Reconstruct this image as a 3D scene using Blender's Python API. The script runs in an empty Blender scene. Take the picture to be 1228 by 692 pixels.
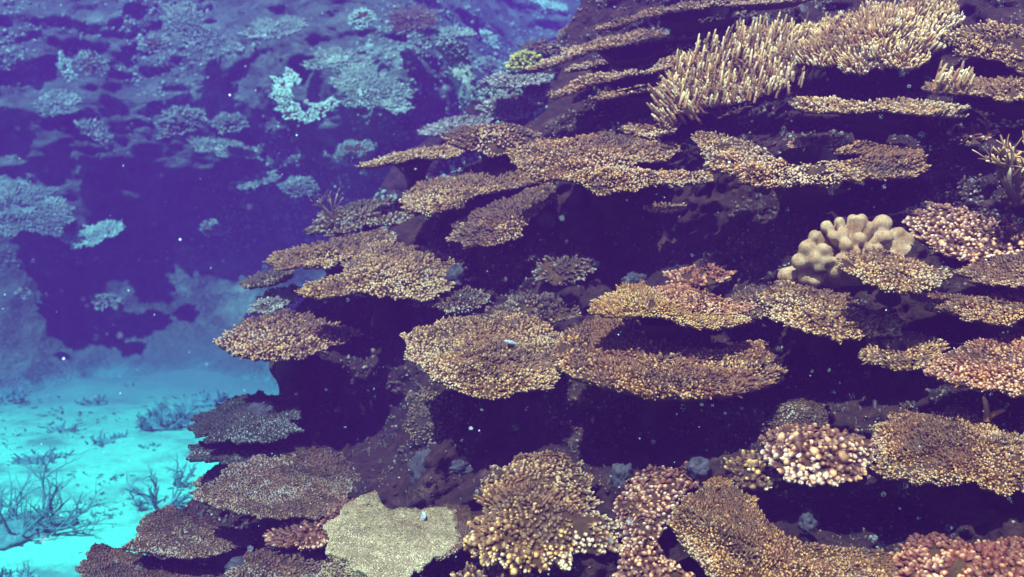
import bpy, math, random
import numpy as np
from mathutils import Vector, geometry

random.seed(7)
rng = np.random.default_rng(7)
scene = bpy.context.scene
COL = scene.collection
R = math.radians

# ------------------------------------------------------------------ camera
PITCH = -5.0
FPX = 1063.4                       # focal length in pixels of the 1228 px wide photograph
cam_data = bpy.data.cameras.new("camera")
cam_data.sensor_width = 36.0
cam_data.lens = 36.0 * FPX / 1228.0
cam_data.clip_start = 0.02
cam_data.clip_end = 400.0
cam_data.dof.use_dof = True
cam_data.dof.focus_distance = 2.1
cam_data.dof.aperture_fstop = 4.5
cam = bpy.data.objects.new("camera", cam_data)
COL.objects.link(cam)
cam.location = (0, 0, 0)
cam.rotation_euler = (R(90 + PITCH), 0, 0)
scene.camera = cam

# ------------------------------------------------------------------ light
SUN_EL, SUN_AZ = 60.0, 205.0       # elevation; compass direction it shines from (0 = +Y, clockwise)
world = bpy.data.worlds.new("World")
scene.world = world
world.use_nodes = True
wn = world.node_tree
wn.nodes.clear()
sky = wn.nodes.new("ShaderNodeTexSky")
sky.sky_type = 'NISHITA'
sky.sun_disc = False
sky.sun_elevation = R(SUN_EL)
sky.sun_rotation = R(SUN_AZ)
bg = wn.nodes.new("ShaderNodeBackground")
bg.inputs["Strength"].default_value = 0.065
wo = wn.nodes.new("ShaderNodeOutputWorld")
wn.links.new(sky.outputs[0], bg.inputs[0])
wn.links.new(bg.outputs[0], wo.inputs[0])
sun_data = bpy.data.lights.new("sun", 'SUN')
sun_data.energy = 5.0
sun_data.angle = R(0.5)
sun_data.color = (1.0, 0.92, 0.82)
sun = bpy.data.objects.new("sun", sun_data)
COL.objects.link(sun)
sd = Vector((math.sin(R(SUN_AZ)) * math.cos(R(SUN_EL)), math.cos(R(SUN_AZ)) * math.cos(R(SUN_EL)), math.sin(R(SUN_EL))))
sun.location = sd * 30
sun.rotation_euler = sd.to_track_quat('Z', 'Y').to_euler()
scene.view_settings.view_transform = 'Standard'
scene.view_settings.look = 'None'
scene.view_settings.gamma = 1.0
scene.view_settings.exposure = 2.33

# ------------------------------------------------------------------ the water: one closed box of even density
HAZE = dict(density=0.170, color=(0.085, 0.014, 0.153), absorb=(0.0, 0.260, 0.416), aniso=0.0)

# ------------------------------------------------------------------ numeric helpers
cp, sp = math.cos(R(PITCH)), math.sin(R(PITCH))

def rays(px, py):
    """direction through a pixel of the photograph, scaled to y = 1"""
    px = np.asarray(px, float); py = np.asarray(py, float)
    x = (px - 614) / FPX
    zc = -(py - 346) / FPX
    y = cp - sp * zc
    z = sp + cp * zc
    return np.stack([x / y, np.ones_like(x), z / y], -1)

def at(px, py, Y):
    return rays(px, py) * np.asarray(Y, float)[..., None]

def _hash(ix, iy, iz, seed):
    h = (ix * 374761393 + iy * 668265263 + iz * 2147483647 + seed * 144665) & 0xffffffff
    h = ((h ^ (h >> 13)) * 1274126177) & 0xffffffff
    h = ((h ^ (h >> 16)) * 2246822519) & 0xffffffff
    return ((h ^ (h >> 15)) & 0xffffff) / float(0xffffff)

def vnoise(p, seed=0):
    p = np.asarray(p, float)
    i = np.floor(p).astype(np.int64); f = p - i
    f = f * f * f * (f * (f * 6 - 15) + 10)
    out = 0
    for dx in (0, 1):
        wx = f[..., 0] if dx else 1 - f[..., 0]
        for dy in (0, 1):
            wy = f[..., 1] if dy else 1 - f[..., 1]
            for dz in (0, 1):
                wz = f[..., 2] if dz else 1 - f[..., 2]
                out = out + wx * wy * wz * _hash(i[..., 0] + dx, i[..., 1] + dy, i[..., 2] + dz, seed)
    return out * 2 - 1

def fbm(p, octv=4, seed=0, gain=0.5):
    p = np.asarray(p, float); a = 1.0; s = 0; t = 0
    for k in range(octv):
        s = s + a * vnoise(p * (2.03 ** k) + 17.3 * k, seed + k); t += a; a *= gain
    return s / t

def billow(p, octv=3, seed=0):
    p = np.asarray(p, float); a = 1.0; s = 0; t = 0
    for k in range(octv):
        s = s + a * (1 - np.abs(vnoise(p * (2.1 ** k) + 9.1 * k, seed + k)) * 2); t += a; a *= 0.5
    return s / t

def tps(pts):
    """smooth surface through (px, py, value) points"""
    P = np.array(pts, float); X = P[:, :2] / 600; n = len(P)
    def U(r): return np.where(r > 1e-9, r * r * np.log(r + 1e-12), 0)
    K = U(np.linalg.norm(X[:, None] - X[None], axis=-1)) + np.eye(n) * 1e-4
    Q = np.hstack([np.ones((n, 1)), X])
    A = np.block([[K, Q], [Q.T, np.zeros((3, 3))]])
    w = np.linalg.solve(A, np.concatenate([P[:, 2], np.zeros(3)]))
    def f(px, py):
        px = np.asarray(px, float); py = np.asarray(py, float)
        q = np.stack([px.ravel(), py.ravel()], -1) / 600
        v = U(np.linalg.norm(q[:, None] - X[None], axis=-1)) @ w[:n] + w[n] + q @ w[n + 1:]
        return v.reshape(px.shape)
    return f

def inside(poly, x, y):
    poly = np.asarray(poly, float); r = np.zeros(np.shape(x), bool); n = len(poly)
    for i in range(n):
        x0, y0 = poly[i]; x1, y1 = poly[(i + 1) % n]
        if y0 == y1: continue
        c = ((y0 > y) != (y1 > y)) & (x < (x1 - x0) * (y - y0) / (y1 - y0) + x0)
        r ^= c
    return r

def norm(v):
    v = np.asarray(v, float)
    return v / np.maximum(np.linalg.norm(v, axis=-1, keepdims=True), 1e-12)

# ------------------------------------------------------------------ object helpers
def mesh_np(name, V, F, mats, smooth=True, attrs=None, fmat=None):
    """V (n,3); F: array (m,3|4) or list of such arrays"""
    if not isinstance(F, list): F = [F]
    F = [np.asarray(f, np.int64) for f in F if len(f)]
    me = bpy.data.meshes.new(name)
    loops = np.concatenate([f.ravel() for f in F])
    tot = np.concatenate([np.full(len(f), f.shape[1]) for f in F])
    start = np.concatenate([[0], np.cumsum(tot)[:-1]])
    me.vertices.add(len(V)); me.vertices.foreach_set("co", np.asarray(V, np.float32).ravel())
    me.loops.add(len(loops)); me.loops.foreach_set("vertex_index", loops.astype(np.int32))
    me.polygons.add(len(tot)); me.polygons.foreach_set("loop_start", start.astype(np.int32))
    me.polygons.foreach_set("use_smooth", np.full(len(tot), smooth))
    if fmat is not None: me.polygons.foreach_set("material_index", fmat.astype(np.int32))
    for k, a in (attrs or {}).items():
        at_ = me.attributes.new(k, 'FLOAT', 'POINT'); at_.data.foreach_set("value", np.asarray(a, np.float32))
    for m in (mats if isinstance(mats, (list, tuple)) else [mats]): me.materials.append(m)
    me.update(calc_edges=True); me.validate()
    return me

def link(name, me, parent=None, kind=None):
    o = bpy.data.objects.new(name, me); COL.objects.link(o)
    if parent is not None: o.parent = parent
    if kind: o["kind"] = kind
    return o

def thing(name, label, cat, loc, group=None):
    o = bpy.data.objects.new(name, None); COL.objects.link(o)
    o.empty_display_size = 0.05
    o.location = tuple(float(c) for c in loc)
    o["label"] = label; o["category"] = cat
    if group: o["group"] = group
    return o

# ------------------------------------------------------------------ materials
def new_mat(name):
    m = bpy.data.materials.new(name); m.use_nodes = True
    nt = m.node_tree; nt.nodes.clear()
    out = nt.nodes.new("ShaderNodeOutputMaterial"); b = nt.nodes.new("ShaderNodeBsdfPrincipled")
    nt.links.new(b.outputs[0], out.inputs[0])
    b.inputs["Roughness"].default_value = 0.85
    b.inputs["Specular IOR Level"].default_value = 0.15
    return m, nt, b

def ramp(nt, src, stops):
    r = nt.nodes.new("ShaderNodeValToRGB"); el = r.color_ramp.elements
    while len(el) < len(stops): el.new(0.5)
    for e, (p, c) in zip(el, stops):
        e.position = p; e.color = (*c, 1)
    nt.links.new(src, r.inputs[0]); return r.outputs[0]

def noise(nt, scale, detail=4, rough=0.55, vec=None):
    n = nt.nodes.new("ShaderNodeTexNoise"); n.inputs["Scale"].default_value = scale
    n.inputs["Detail"].default_value = detail; n.inputs["Roughness"].default_value = rough
    if vec is not None: nt.links.new(vec, n.inputs["Vector"])
    return n.outputs["Fac"]

def geo_pos(nt):
    return nt.nodes.new("ShaderNodeNewGeometry").outputs["Position"]

def mix(nt, fac, a, b, mode='MIX'):
    m = nt.nodes.new("ShaderNodeMix"); m.data_type = 'RGBA'; m.blend_type = mode
    for s, v in ((m.inputs[0], fac), (m.inputs[6], a), (m.inputs[7], b)):
        if isinstance(v, (int, float)): s.default_value = v
        elif isinstance(v, tuple): s.default_value = (*v, 1)
        else: nt.links.new(v, s)
    return m.outputs[2]

def bump(nt, b, h, strength=0.5, dist=0.01):
    bp = nt.nodes.new("ShaderNodeBump"); bp.inputs["Strength"].default_value = strength
    bp.inputs["Distance"].default_value = dist
    nt.links.new(h, bp.inputs["Height"]); nt.links.new(bp.outputs[0], b.inputs["Normal"])

def attr(nt, name):
    a = nt.nodes.new("ShaderNodeAttribute"); a.attribute_name = name; return a.outputs["Fac"]

def coral_mat(name, base, tip, alt=None, power=3.7, patch=9.0, use_obj=False, cool=False):
    """living coral: shade between branchlets painted dark, pale growing tips whitened for sun glints, colour that wanders over the colony"""
    m, nt, b = new_mat(name)
    b.inputs['Roughness'].default_value = 0.6; b.inputs['Specular IOR Level'].default_value = 0.35
    t = attr(nt, "tip")
    pw = nt.nodes.new("ShaderNodeMath"); pw.operation = 'POWER'; nt.links.new(t, pw.inputs[0]); pw.inputs[1].default_value = power
    if use_obj:
        rn = nt.nodes.new("ShaderNodeObjectInfo").outputs["Random"]
    else:
        rn = attr(nt, "rnd")
    pos = geo_pos(nt)
    n1 = noise(nt, patch, 3, 0.6, pos)
    alt = alt or tuple(c * 1.35 for c in base)
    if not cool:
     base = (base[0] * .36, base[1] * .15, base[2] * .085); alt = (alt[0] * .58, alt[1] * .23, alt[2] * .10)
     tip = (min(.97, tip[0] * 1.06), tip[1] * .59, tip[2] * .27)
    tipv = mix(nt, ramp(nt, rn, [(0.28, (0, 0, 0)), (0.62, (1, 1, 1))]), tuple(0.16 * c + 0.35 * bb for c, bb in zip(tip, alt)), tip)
    tipv = mix(nt, ramp(nt, rn, [(0.80, (0, 0, 0)), (0.97, (1, 1, 1))]), tipv, tuple(min(.97, t_ * .72 + .28 * w_) for t_, w_ in zip(tip, (.97, .86, .74))))  # sun sparkle painted in as near-white on the palest tips
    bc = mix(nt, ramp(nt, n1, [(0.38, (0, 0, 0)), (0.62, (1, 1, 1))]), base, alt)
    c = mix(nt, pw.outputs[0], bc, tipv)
    n2 = noise(nt, 60, 4, 0.7, pos)
    c = mix(nt, 1.0, c, ramp(nt, n2, [(0.3, (0.62, 0.62, 0.62)), (0.7, (1, 1, 1))]), 'MULTIPLY')
    nt.links.new(c, b.inputs["Base Color"])
    bump(nt, b, noise(nt, 260, 2, 0.5, pos), 0.5, 0.003)
    return m

def skin_mat(name, c0, c1, c2=None, scale=14.0, bscale=110, bdist=0.006):
    """plates, stalks, boulders: mottled, pitted surface"""
    m, nt, b = new_mat(name); pos = geo_pos(nt)
    n1 = noise(nt, scale, 5, 0.65, pos)
    st = [(0.35, c0), (0.65, c1)] + ([(0.78, c2)] if c2 else [])
    c = ramp(nt, n1, st)
    n2 = noise(nt, bscale, 4, 0.7, pos)
    c = mix(nt, 1.0, c, ramp(nt, n2, [(0.3, (0.55, 0.55, 0.55)), (0.65, (1, 1, 1))]), 'MULTIPLY')
    nt.links.new(c, b.inputs["Base Color"])
    bump(nt, b, n2, 0.8, bdist)
    return m

M = {}
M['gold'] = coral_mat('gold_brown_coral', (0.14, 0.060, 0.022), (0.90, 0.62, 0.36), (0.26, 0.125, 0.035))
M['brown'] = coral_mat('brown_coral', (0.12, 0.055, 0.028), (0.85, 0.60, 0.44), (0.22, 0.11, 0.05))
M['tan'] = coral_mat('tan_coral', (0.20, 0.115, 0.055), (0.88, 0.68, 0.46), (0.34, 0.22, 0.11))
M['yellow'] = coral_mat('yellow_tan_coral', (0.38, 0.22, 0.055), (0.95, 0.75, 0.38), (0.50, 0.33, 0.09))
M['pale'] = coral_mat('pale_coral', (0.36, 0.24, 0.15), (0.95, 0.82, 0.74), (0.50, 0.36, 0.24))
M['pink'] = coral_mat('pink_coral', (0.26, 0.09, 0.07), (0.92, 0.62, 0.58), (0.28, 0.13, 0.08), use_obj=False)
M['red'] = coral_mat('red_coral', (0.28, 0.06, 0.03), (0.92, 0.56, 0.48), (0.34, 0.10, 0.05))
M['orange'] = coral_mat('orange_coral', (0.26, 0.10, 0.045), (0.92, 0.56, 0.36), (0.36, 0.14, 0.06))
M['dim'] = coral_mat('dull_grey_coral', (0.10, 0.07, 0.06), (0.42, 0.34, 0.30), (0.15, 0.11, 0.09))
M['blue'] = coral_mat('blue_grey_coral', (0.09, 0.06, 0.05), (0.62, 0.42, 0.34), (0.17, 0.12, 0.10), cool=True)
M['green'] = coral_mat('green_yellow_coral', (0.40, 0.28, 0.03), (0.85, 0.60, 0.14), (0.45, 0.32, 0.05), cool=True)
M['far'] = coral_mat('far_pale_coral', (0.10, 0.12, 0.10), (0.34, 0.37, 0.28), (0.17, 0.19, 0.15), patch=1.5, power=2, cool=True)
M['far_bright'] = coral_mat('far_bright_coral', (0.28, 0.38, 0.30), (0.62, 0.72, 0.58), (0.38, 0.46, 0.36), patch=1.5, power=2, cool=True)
M['dark'] = coral_mat('painted_shade_coral', (0.020, 0.016, 0.02), (0.07, 0.06, 0.07), (0.035, 0.025, 0.03))  # shade painted in as a near-black coral colour
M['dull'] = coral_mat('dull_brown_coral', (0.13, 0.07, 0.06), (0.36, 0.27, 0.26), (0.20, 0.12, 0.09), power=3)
M['finger'] = coral_mat('finger_coral_skin', (0.60, 0.40, 0.24), (0.97, 0.86, 0.74), (0.70, 0.50, 0.30), power=1.4)
M['cream'] = coral_mat('cream_coral', (0.19, 0.085, 0.035), (0.80, 0.48, 0.27), (0.30, 0.15, 0.07), power=2.4, cool=True)
M['turf'] = coral_mat('reef_turf', (0.03, 0.02, 0.02), (0.26, 0.19, 0.20), (0.06, 0.045, 0.04), patch=4)
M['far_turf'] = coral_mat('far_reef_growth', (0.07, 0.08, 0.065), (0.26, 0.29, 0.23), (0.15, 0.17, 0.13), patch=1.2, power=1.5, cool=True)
M['plate_brown'] = skin_mat('coral_plate_brown', (0.04, 0.013, 0.004), (0.10, 0.034, 0.009), (0.16, 0.07, 0.02), 18)
M['plate_pale'] = skin_mat('coral_plate_pale', (0.30, 0.15, 0.075), (0.48, 0.29, 0.15), (0.66, 0.47, 0.28), 26)
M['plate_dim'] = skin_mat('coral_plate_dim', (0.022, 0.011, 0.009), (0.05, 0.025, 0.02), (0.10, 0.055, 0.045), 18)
M['column'] = skin_mat('column_skin', (0.30, 0.30, 0.22), (0.46, 0.46, 0.34), (0.62, 0.64, 0.48), 5, 30, 0.02)
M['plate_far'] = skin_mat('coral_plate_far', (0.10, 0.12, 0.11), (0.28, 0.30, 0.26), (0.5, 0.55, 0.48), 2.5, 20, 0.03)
M['lobe'] = skin_mat('lobe_coral_skin', (0.36, 0.13, 0.06), (0.60, 0.31, 0.16), (0.72, 0.52, 0.38), 34, 300, 0.004)
M['boulder'] = skin_mat('encrusted_boulder', (0.03, 0.02, 0.025), (0.09, 0.06, 0.07), (0.22, 0.17, 0.18), 30)
M['lobe_body'] = skin_mat('lobe_crevice_shade', (0.10, 0.03, 0.012), (0.22, 0.08, 0.03), None, 22, 200, 0.002)  # crevice shade put into a darker body colour
M['fragment'] = skin_mat('bleached_fragment', (0.30, 0.24, 0.22), (0.50, 0.42, 0.40), None, 90)

# reef rock
def rock_mat(name, dark, mid, lite, s1, s2, thr, bs, bd, haze_fade=None):
    m, nt, b = new_mat(name); pos = geo_pos(nt)
    n1 = noise(nt, s1, 6, 0.62, pos); n2 = noise(nt, s2, 6, 0.7, pos)
    c = ramp(nt, n2, [(0.35, dark), (0.68, mid)])
    c = mix(nt, ramp(nt, n1, [(thr, (0, 0, 0)), (thr + 0.13, (1, 1, 1))]), c, lite)
    v = nt.nodes.new("ShaderNodeTexVoronoi"); v.inputs["Scale"].default_value = bs * 0.5
    nt.links.new(pos, v.inputs["Vector"])
    h = nt.nodes.new("ShaderNodeMath"); h.operation = 'ADD'
    nt.links.new(v.outputs["Distance"], h.inputs[0]); nt.links.new(noise(nt, bs, 6, 0.7, pos), h.inputs[1])
    c = mix(nt, 1.0, c, ramp(nt, noise(nt, bs * 1.3, 4, 0.7, pos), [(0.3, (0.5, 0.5, 0.5)), (0.65, (1, 1, 1))]), 'MULTIPLY')
    if haze_fade:                      # hazy blue fade above the sand, painted on the wall foot
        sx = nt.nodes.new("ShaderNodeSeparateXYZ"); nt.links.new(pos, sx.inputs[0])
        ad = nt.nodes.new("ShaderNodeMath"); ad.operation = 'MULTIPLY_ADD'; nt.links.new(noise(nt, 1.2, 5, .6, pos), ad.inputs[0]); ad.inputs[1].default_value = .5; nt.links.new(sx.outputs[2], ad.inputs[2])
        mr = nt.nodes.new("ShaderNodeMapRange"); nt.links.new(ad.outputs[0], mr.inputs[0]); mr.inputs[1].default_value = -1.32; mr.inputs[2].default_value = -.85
        sc_ = ramp(nt, mr.outputs[0], [(0.0, (0.06, 0.24, 0.24)), (0.22, haze_fade), (0.75, (0.10, 0.15, 0.14))])
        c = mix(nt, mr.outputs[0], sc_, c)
    nt.links.new(c, b.inputs["Base Color"])
    bump(nt, b, h.outputs[0], 1.0, bd)
    return m
M['rock'] = rock_mat('reef_rock', (0.022, 0.006, 0.005), (0.085, 0.026, 0.018), (0.17, 0.07, 0.05), 5.0, 16.0, 0.60, 55, 0.02)
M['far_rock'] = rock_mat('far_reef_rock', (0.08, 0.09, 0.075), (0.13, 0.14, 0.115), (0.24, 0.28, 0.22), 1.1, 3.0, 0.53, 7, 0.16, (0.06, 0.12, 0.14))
# ------------------------------------------------------------------ reef depth field (metres along +Y, by pixel of the photograph)
rockD = tps([(1228, 692, 1.62), (900, 692, 1.85), (600, 692, 2.15), (300, 692, 2.6), (100, 692, 3.0),
             (1228, 450, 2.05), (900, 450, 2.45), (600, 450, 2.85), (350, 450, 3.35), (250, 560, 3.1),
             (1228, 250, 2.45), (900, 250, 2.85), (600, 250, 3.45), (420, 250, 3.9), (330, 350, 3.6),
             (1228, 50, 2.9), (950, 50, 3.3), (700, 50, 4.1), (1228, -120, 3.4), (700, -120, 4.8),
             (1560, 400, 1.9), (1560, 0, 2.8), (1500, 800, 1.35), (600, 1200, 1.7), (100, 1000, 2.5)])
PUSH = []          # (polygon, plane point, plane normal): the rock is kept behind these

def frame_for(poly, beta=None, roll=None):
    poly = np.asarray(poly, float)
    c = np.array([(poly[:, 0].min() + poly[:, 0].max()) / 2, (poly[:, 1].min() + poly[:, 1].max()) / 2])
    d = norm(rays(c[0], c[1]))
    q = poly - poly.mean(0)
    if roll is None:
        ev, evec = np.linalg.eigh(np.cov(q.T))
        a = evec[:, 1]; a = a * (1 if a[0] >= 0 else -1)
        roll = math.atan2(-a[1], a[0])
        if ev[0] > 0.35 * ev[1]: roll *= 0.3
        roll = max(-0.6, min(0.6, roll)) * 0.85
    else: roll = R(roll)
    cr, sr = math.cos(roll), math.sin(roll)
    w = q @ np.array([cr, -sr]); h = q @ np.array([sr, cr])
    if beta is None:
        beta = math.asin(max(0.24, min(0.85, (np.ptp(h)) / (np.ptp(w) * 0.78))))
    else: beta = R(beta)
    r = np.array([cr, 0, sr]); r = norm(r - d * (r @ d))
    up = np.cross(r, d)
    n = math.cos(beta) * up - math.sin(beta) * d
    u = r; v = np.cross(n, u)
    return c, d, u, v, n

KNOB = {}
def knob_template(sides, fine):
    key = (sides, fine)
    if key in KNOB: return KNOB[key]
    prof = [(0.0, 1.15), (0.35, 0.98), (0.7, 0.86), (0.92, 0.55), (1.0, 0.0)] if fine else [(0.0, 1.15), (0.76, 0.74), (1.0, 0.0)]
    V = []; T = []; F4 = []; F3 = []
    for z, r in prof[:-1]:
        for k in range(sides):
            a = 2 * math.pi * k / sides + z
            V.append((r * math.cos(a), r * math.sin(a), z)); T.append(z)
    V.append((0, 0, 1.0)); T.append(1.0)
    nr = len(prof) - 1
    for i in range(nr - 1):
        for k in range(sides):
            F4.append((i * sides + k, i * sides + (k + 1) % sides, (i + 1) * sides + (k + 1) % sides, (i + 1) * sides + k))
    for k in range(sides):
        F3.append(((nr - 1) * sides + k, (nr - 1) * sides + (k + 1) % sides, nr * sides))
    KNOB[key] = (np.array(V), np.array(T), np.array(F4), np.array(F3))
    return KNOB[key]

def knobs_mesh(name, P, D, rad, hgt, mat, sides=5, fine=False, rv=None):
    """many short branchlets in one mesh: P bases, D unit directions, rad/hgt arrays"""
    V, T, F4, F3 = knob_template(sides, fine)
    n = len(P); k = len(V)
    ref = np.where(np.abs(D[:, 2:3]) < 0.9, np.array([[0, 0, 1.0]]), np.array([[1.0, 0, 0]]))
    A = norm(np.cross(D, ref)); B = np.cross(D, A)
    sq = rng.uniform(0.75, 1.3, (n, 1)); th = rng.uniform(0, 6.28, (n, 1))
    x = V[None, :, 0] * sq; y = V[None, :, 1] / sq
    x, y = x * np.cos(th) - y * np.sin(th), x * np.sin(th) + y * np.cos(th)
    W = P[:, None] + (x * rad[:, None])[..., None] * A[:, None] + (y * rad[:, None])[..., None] * B[:, None] \
        + (V[None, :, 2] * hgt[:, None])[..., None] * D[:, None]
    W = W.reshape(-1, 3)
    off = (np.arange(n) * k)[:, None, None]
    f4 = (F4[None] + off).reshape(-1, 4); f3 = (F3[None] + off).reshape(-1, 3)
    return mesh_np(name, W, [f4, f3], mat, True, dict(tip=np.tile(T, n), rnd=np.repeat(rng.random(n) if rv is None else rv, k)))

def place_depth(poly, c, n, D0, sink, field):
    """centre depth so that the back edge of the plate just enters the rock"""
    D = D0
    for _ in range(5):
        P0 = at(c[0], c[1], D)
        r = rays(poly[:, 0], poly[:, 1]); t = (P0 @ n) / (r @ n)
        t = np.clip(t, 0.5 * D, 2 * D)
        Y = t
        rd = field(poly[:, 0], poly[:, 1])
        D -= float((np.sort(Y - rd)[-max(2, len(Y) // 5):]).mean() - sink) * 0.9
    return D

def placement(poly, beta=None, roll=None, D=None, off=0.0, sink=0.03, field=None, **_):
    field = field or rockD
    poly = np.asarray(poly, float)
    c, d, u, v, n = frame_for(poly, beta, roll)
    if D is None:
        D = place_depth(poly, c, n, float(field(c[0], c[1])), sink, field) - off
    return poly, c, d, u, v, n, D, at(c[0], c[1], D)

def coral(name, label, cat, poly, mat, plate='plate_brown', beta=None, roll=None, D=None, off=0.0, s=5.0, hk=1.45, kr=0.50,
          dome=0.0, thick=0.06, rim=0.007, wob=0.07, lean=0.9, up=0.0, parts=False, group=None, 
          stalk=True, fringe=True, cover=1.0, sink=0.03, fringe_len=1.5, hvar=0.35, bowl=0.0, lift=None, sides=5, fine=False,
          part_name='branchlet', field=None, relief=0.05):
    poly, c, d, u, v, n, D, P0 = placement(poly, beta, roll, D, off, sink, field)
    r = rays(poly[:, 0], poly[:, 1]); t = np.clip((P0 @ n) / (r @ n), 0.6 * D, 1.7 * D)
    W = r * t[:, None]
    Q = np.stack([(W - P0) @ u, (W - P0) @ v], -1)
    px = D / FPX                                     # one photograph pixel at that depth, metres
    size = max(np.ptp(Q[:, 0]), np.ptp(Q[:, 1]))
    # resample outline and roughen it
    nb = []
    step = max(2.2 * px, size / 130)
    for i in range(len(Q)):
        a, b = Q[i], Q[(i + 1) % len(Q)]
        m = max(1, int(np.linalg.norm(b - a) / step))
        for k in range(m): nb.append(a + (b - a) * k / m)
    nb = np.array(nb)
    nb = (nb + np.roll(nb, 1, 0) * 0.5 + np.roll(nb, -1, 0) * 0.5) / 2       # soften corners
    ctr = nb.mean(0); rad = nb - ctr; seed = int(abs(P0 @ [131, 17, 71]) * 10) % 997
    l3 = np.c_[nb / size * 9, np.full(len(nb), seed)]
    l4 = np.c_[nb / size * 26, np.full(len(nb), seed + 3.3)]
    disp = fbm(l3, 2, seed) * wob * size * 0.9 + fbm(l4, 2, seed + 5) * wob * size * 0.7
    nb = nb + norm(rad) * disp[:, None]
    # interior points
    g = size / 26
    gx, gy = np.meshgrid(np.arange(nb[:, 0].min(), nb[:, 0].max(), g), np.arange(nb[:, 1].min(), nb[:, 1].max(), g))
    ip = np.c_[gx.ravel(), gy.ravel()] + rng.uniform(-0.25, 0.25, (gx.size, 2)) * g
    ip = ip[inside(nb, ip[:, 0], ip[:, 1])]
    def edist(q):
        a = nb; b = np.roll(nb, -1, 0); ab = b - a
        out = np.full(len(q), 1e9)
        for i in range(0, len(q), 4000):
            qq = q[i:i + 4000]
            tt = np.clip(((qq[:, None] - a[None]) * ab[None]).sum(-1) / np.maximum((ab * ab).sum(-1), 1e-12)[None], 0, 1)
            out[i:i + 4000] = np.linalg.norm(qq[:, None] - (a[None] + ab[None] * tt[..., None]), axis=-1).min(1)
        return out
    if len(ip): ip = ip[edist(ip) > g * 0.35]
    allp = np.vstack([nb, ip]) if len(ip) else nb
    res = geometry.delaunay_2d_cdt([Vector(p) for p in allp], [], [list(range(len(nb)))], 1, 1e-5)
    qv = np.array([tuple(p) for p in res[0]]); tri = np.array([f for f in res[2] if len(f) == 3])
    dm = max(edist(qv).max(), 1e-4)
    def ztop(q):
        e = np.clip(edist(q) / dm, 0, 1)
        w3 = np.c_[q / size * 4.0, np.full(len(q), seed + 0.5)]
        return dome * size * (1 - (1 - e) ** 2) - bowl * size * (e ** 0.8) + relief * size * fbm(w3, 4, seed + 9) * np.clip(e * 3, 0.3, 1)
    e = np.clip(edist(qv) / dm, 0, 1)
    zt = ztop(qv)
    zb = zt - rim - thick * min(size, 2 * dm * 1.6) * e ** 1.3 - 0.01 * size * np.abs(fbm(np.c_[qv / size * 14, np.full(len(qv), 2.2)], 2, seed)) * e
    def to3(q, z): return P0 + q[:, :1] * u + q[:, 1:2] * v + z[:, None] * n
    base = to3(np.array([ctr]), np.array([-thick * size]))[0]
    Nv = len(qv)
    V = np.vstack([to3(qv, zt), to3(qv, zb)])
    # orient triangles up
    a, b, cc = qv[tri[:, 0]], qv[tri[:, 1]], qv[tri[:, 2]]
    sgn = (b[:, 0] - a[:, 0]) * (cc[:, 1] - a[:, 1]) - (b[:, 1] - a[:, 1]) * (cc[:, 0] - a[:, 0])
    tri[sgn < 0] = tri[sgn < 0][:, ::-1]
    ed = {}
    for f in tri:
        for i in range(3): ed[(f[i], f[(i + 1) % 3])] = 1
    bd = [(i, j) for (i, j) in ed if (j, i) not in ed]
    sides_f = np.array([(j, i, i + Nv, j + Nv) for i, j in bd])
    root = thing(name, label, cat, base, group)
    me = mesh_np('plate', V - base, [tri, tri[:, ::-1] + Nv, sides_f], M[plate], True,
                 dict(tip=np.r_[np.full(Nv, 0.12), np.zeros(Nv)], rnd=np.full(2 * Nv, 0.4)))
    link('plate', me, root)
    if stalk:
        # tapered foot that carries the plate down and back to the rock
        back = norm(rays(c[0], c[1]))
        p0 = to3(np.array([ctr]), np.array([-0.5 * thick * size]))[0]
        ln = size * 0.42
        V2 = []; ns = 9; nr = 6
        for i in range(nr):
            f = i / (nr - 1)
            cpt = p0 + (-n * 0.75 + back * 0.8) * ln * f
            rr = size * (0.20 - 0.11 * math.sin(f * math.pi * 0.75))
            for k in range(ns):
                aa = 6.283 * k / ns
                V2.append(cpt + (u * math.cos(aa) + v * math.sin(aa)) * rr * (1 + 0.2 * math.sin(aa * 3 + seed)))
        F2 = [(i * ns + k, i * ns + (k + 1) % ns, (i + 1) * ns + (k + 1) % ns, (i + 1) * ns + k) for i in range(nr - 1) for k in range(ns)]
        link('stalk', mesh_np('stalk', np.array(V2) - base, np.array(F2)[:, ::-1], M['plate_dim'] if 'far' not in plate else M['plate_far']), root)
    # branchlets
    if field is None and not parts: s = s * (0.86 + 0.28 * ((seed * 7919) % 100) / 100)       # each colony has its own grain
    ss = s * px * (0.72 if cat == 'coral' and not parts and s < 6 and field is None else 0.86)
    gx, gy = np.meshgrid(np.arange(nb[:, 0].min(), nb[:, 0].max(), ss), np.arange(nb[:, 1].min(), nb[:, 1].max(), ss * 0.87))
    gx = gx + (np.arange(gx.shape[0]) % 2)[:, None] * ss * 0.5
    kp = np.c_[gx.ravel(), gy.ravel()] + rng.uniform(-0.5, 0.5, (gx.size, 2)) * ss
    kp = kp[inside(nb, kp[:, 0], kp[:, 1])]
    if cover < 1 and len(kp):
        nn = fbm(np.c_[kp / size * 7, np.full(len(kp), seed + 7.7)], 2, seed) * 0.5 + 0.5
        kp = kp[nn + rng.uniform(-0.12, 0.12, len(kp)) < 0.28 + 0.5 * cover]
    if len(kp):                                       # small bare gaps between clumps of branchlets
        gap = vnoise(np.c_[kp / ss / 3.1, np.full(len(kp), seed + 1.3)], 3) + 0.6 * vnoise(np.c_[kp / ss / 9, np.full(len(kp), seed + 4.3)], 4)
        kp = kp[(gap > -0.80) & (rng.random(len(kp)) > .04)]
    ek = edist(kp) if len(kp) else np.zeros(0)
    eps = size * 0.01
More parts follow.
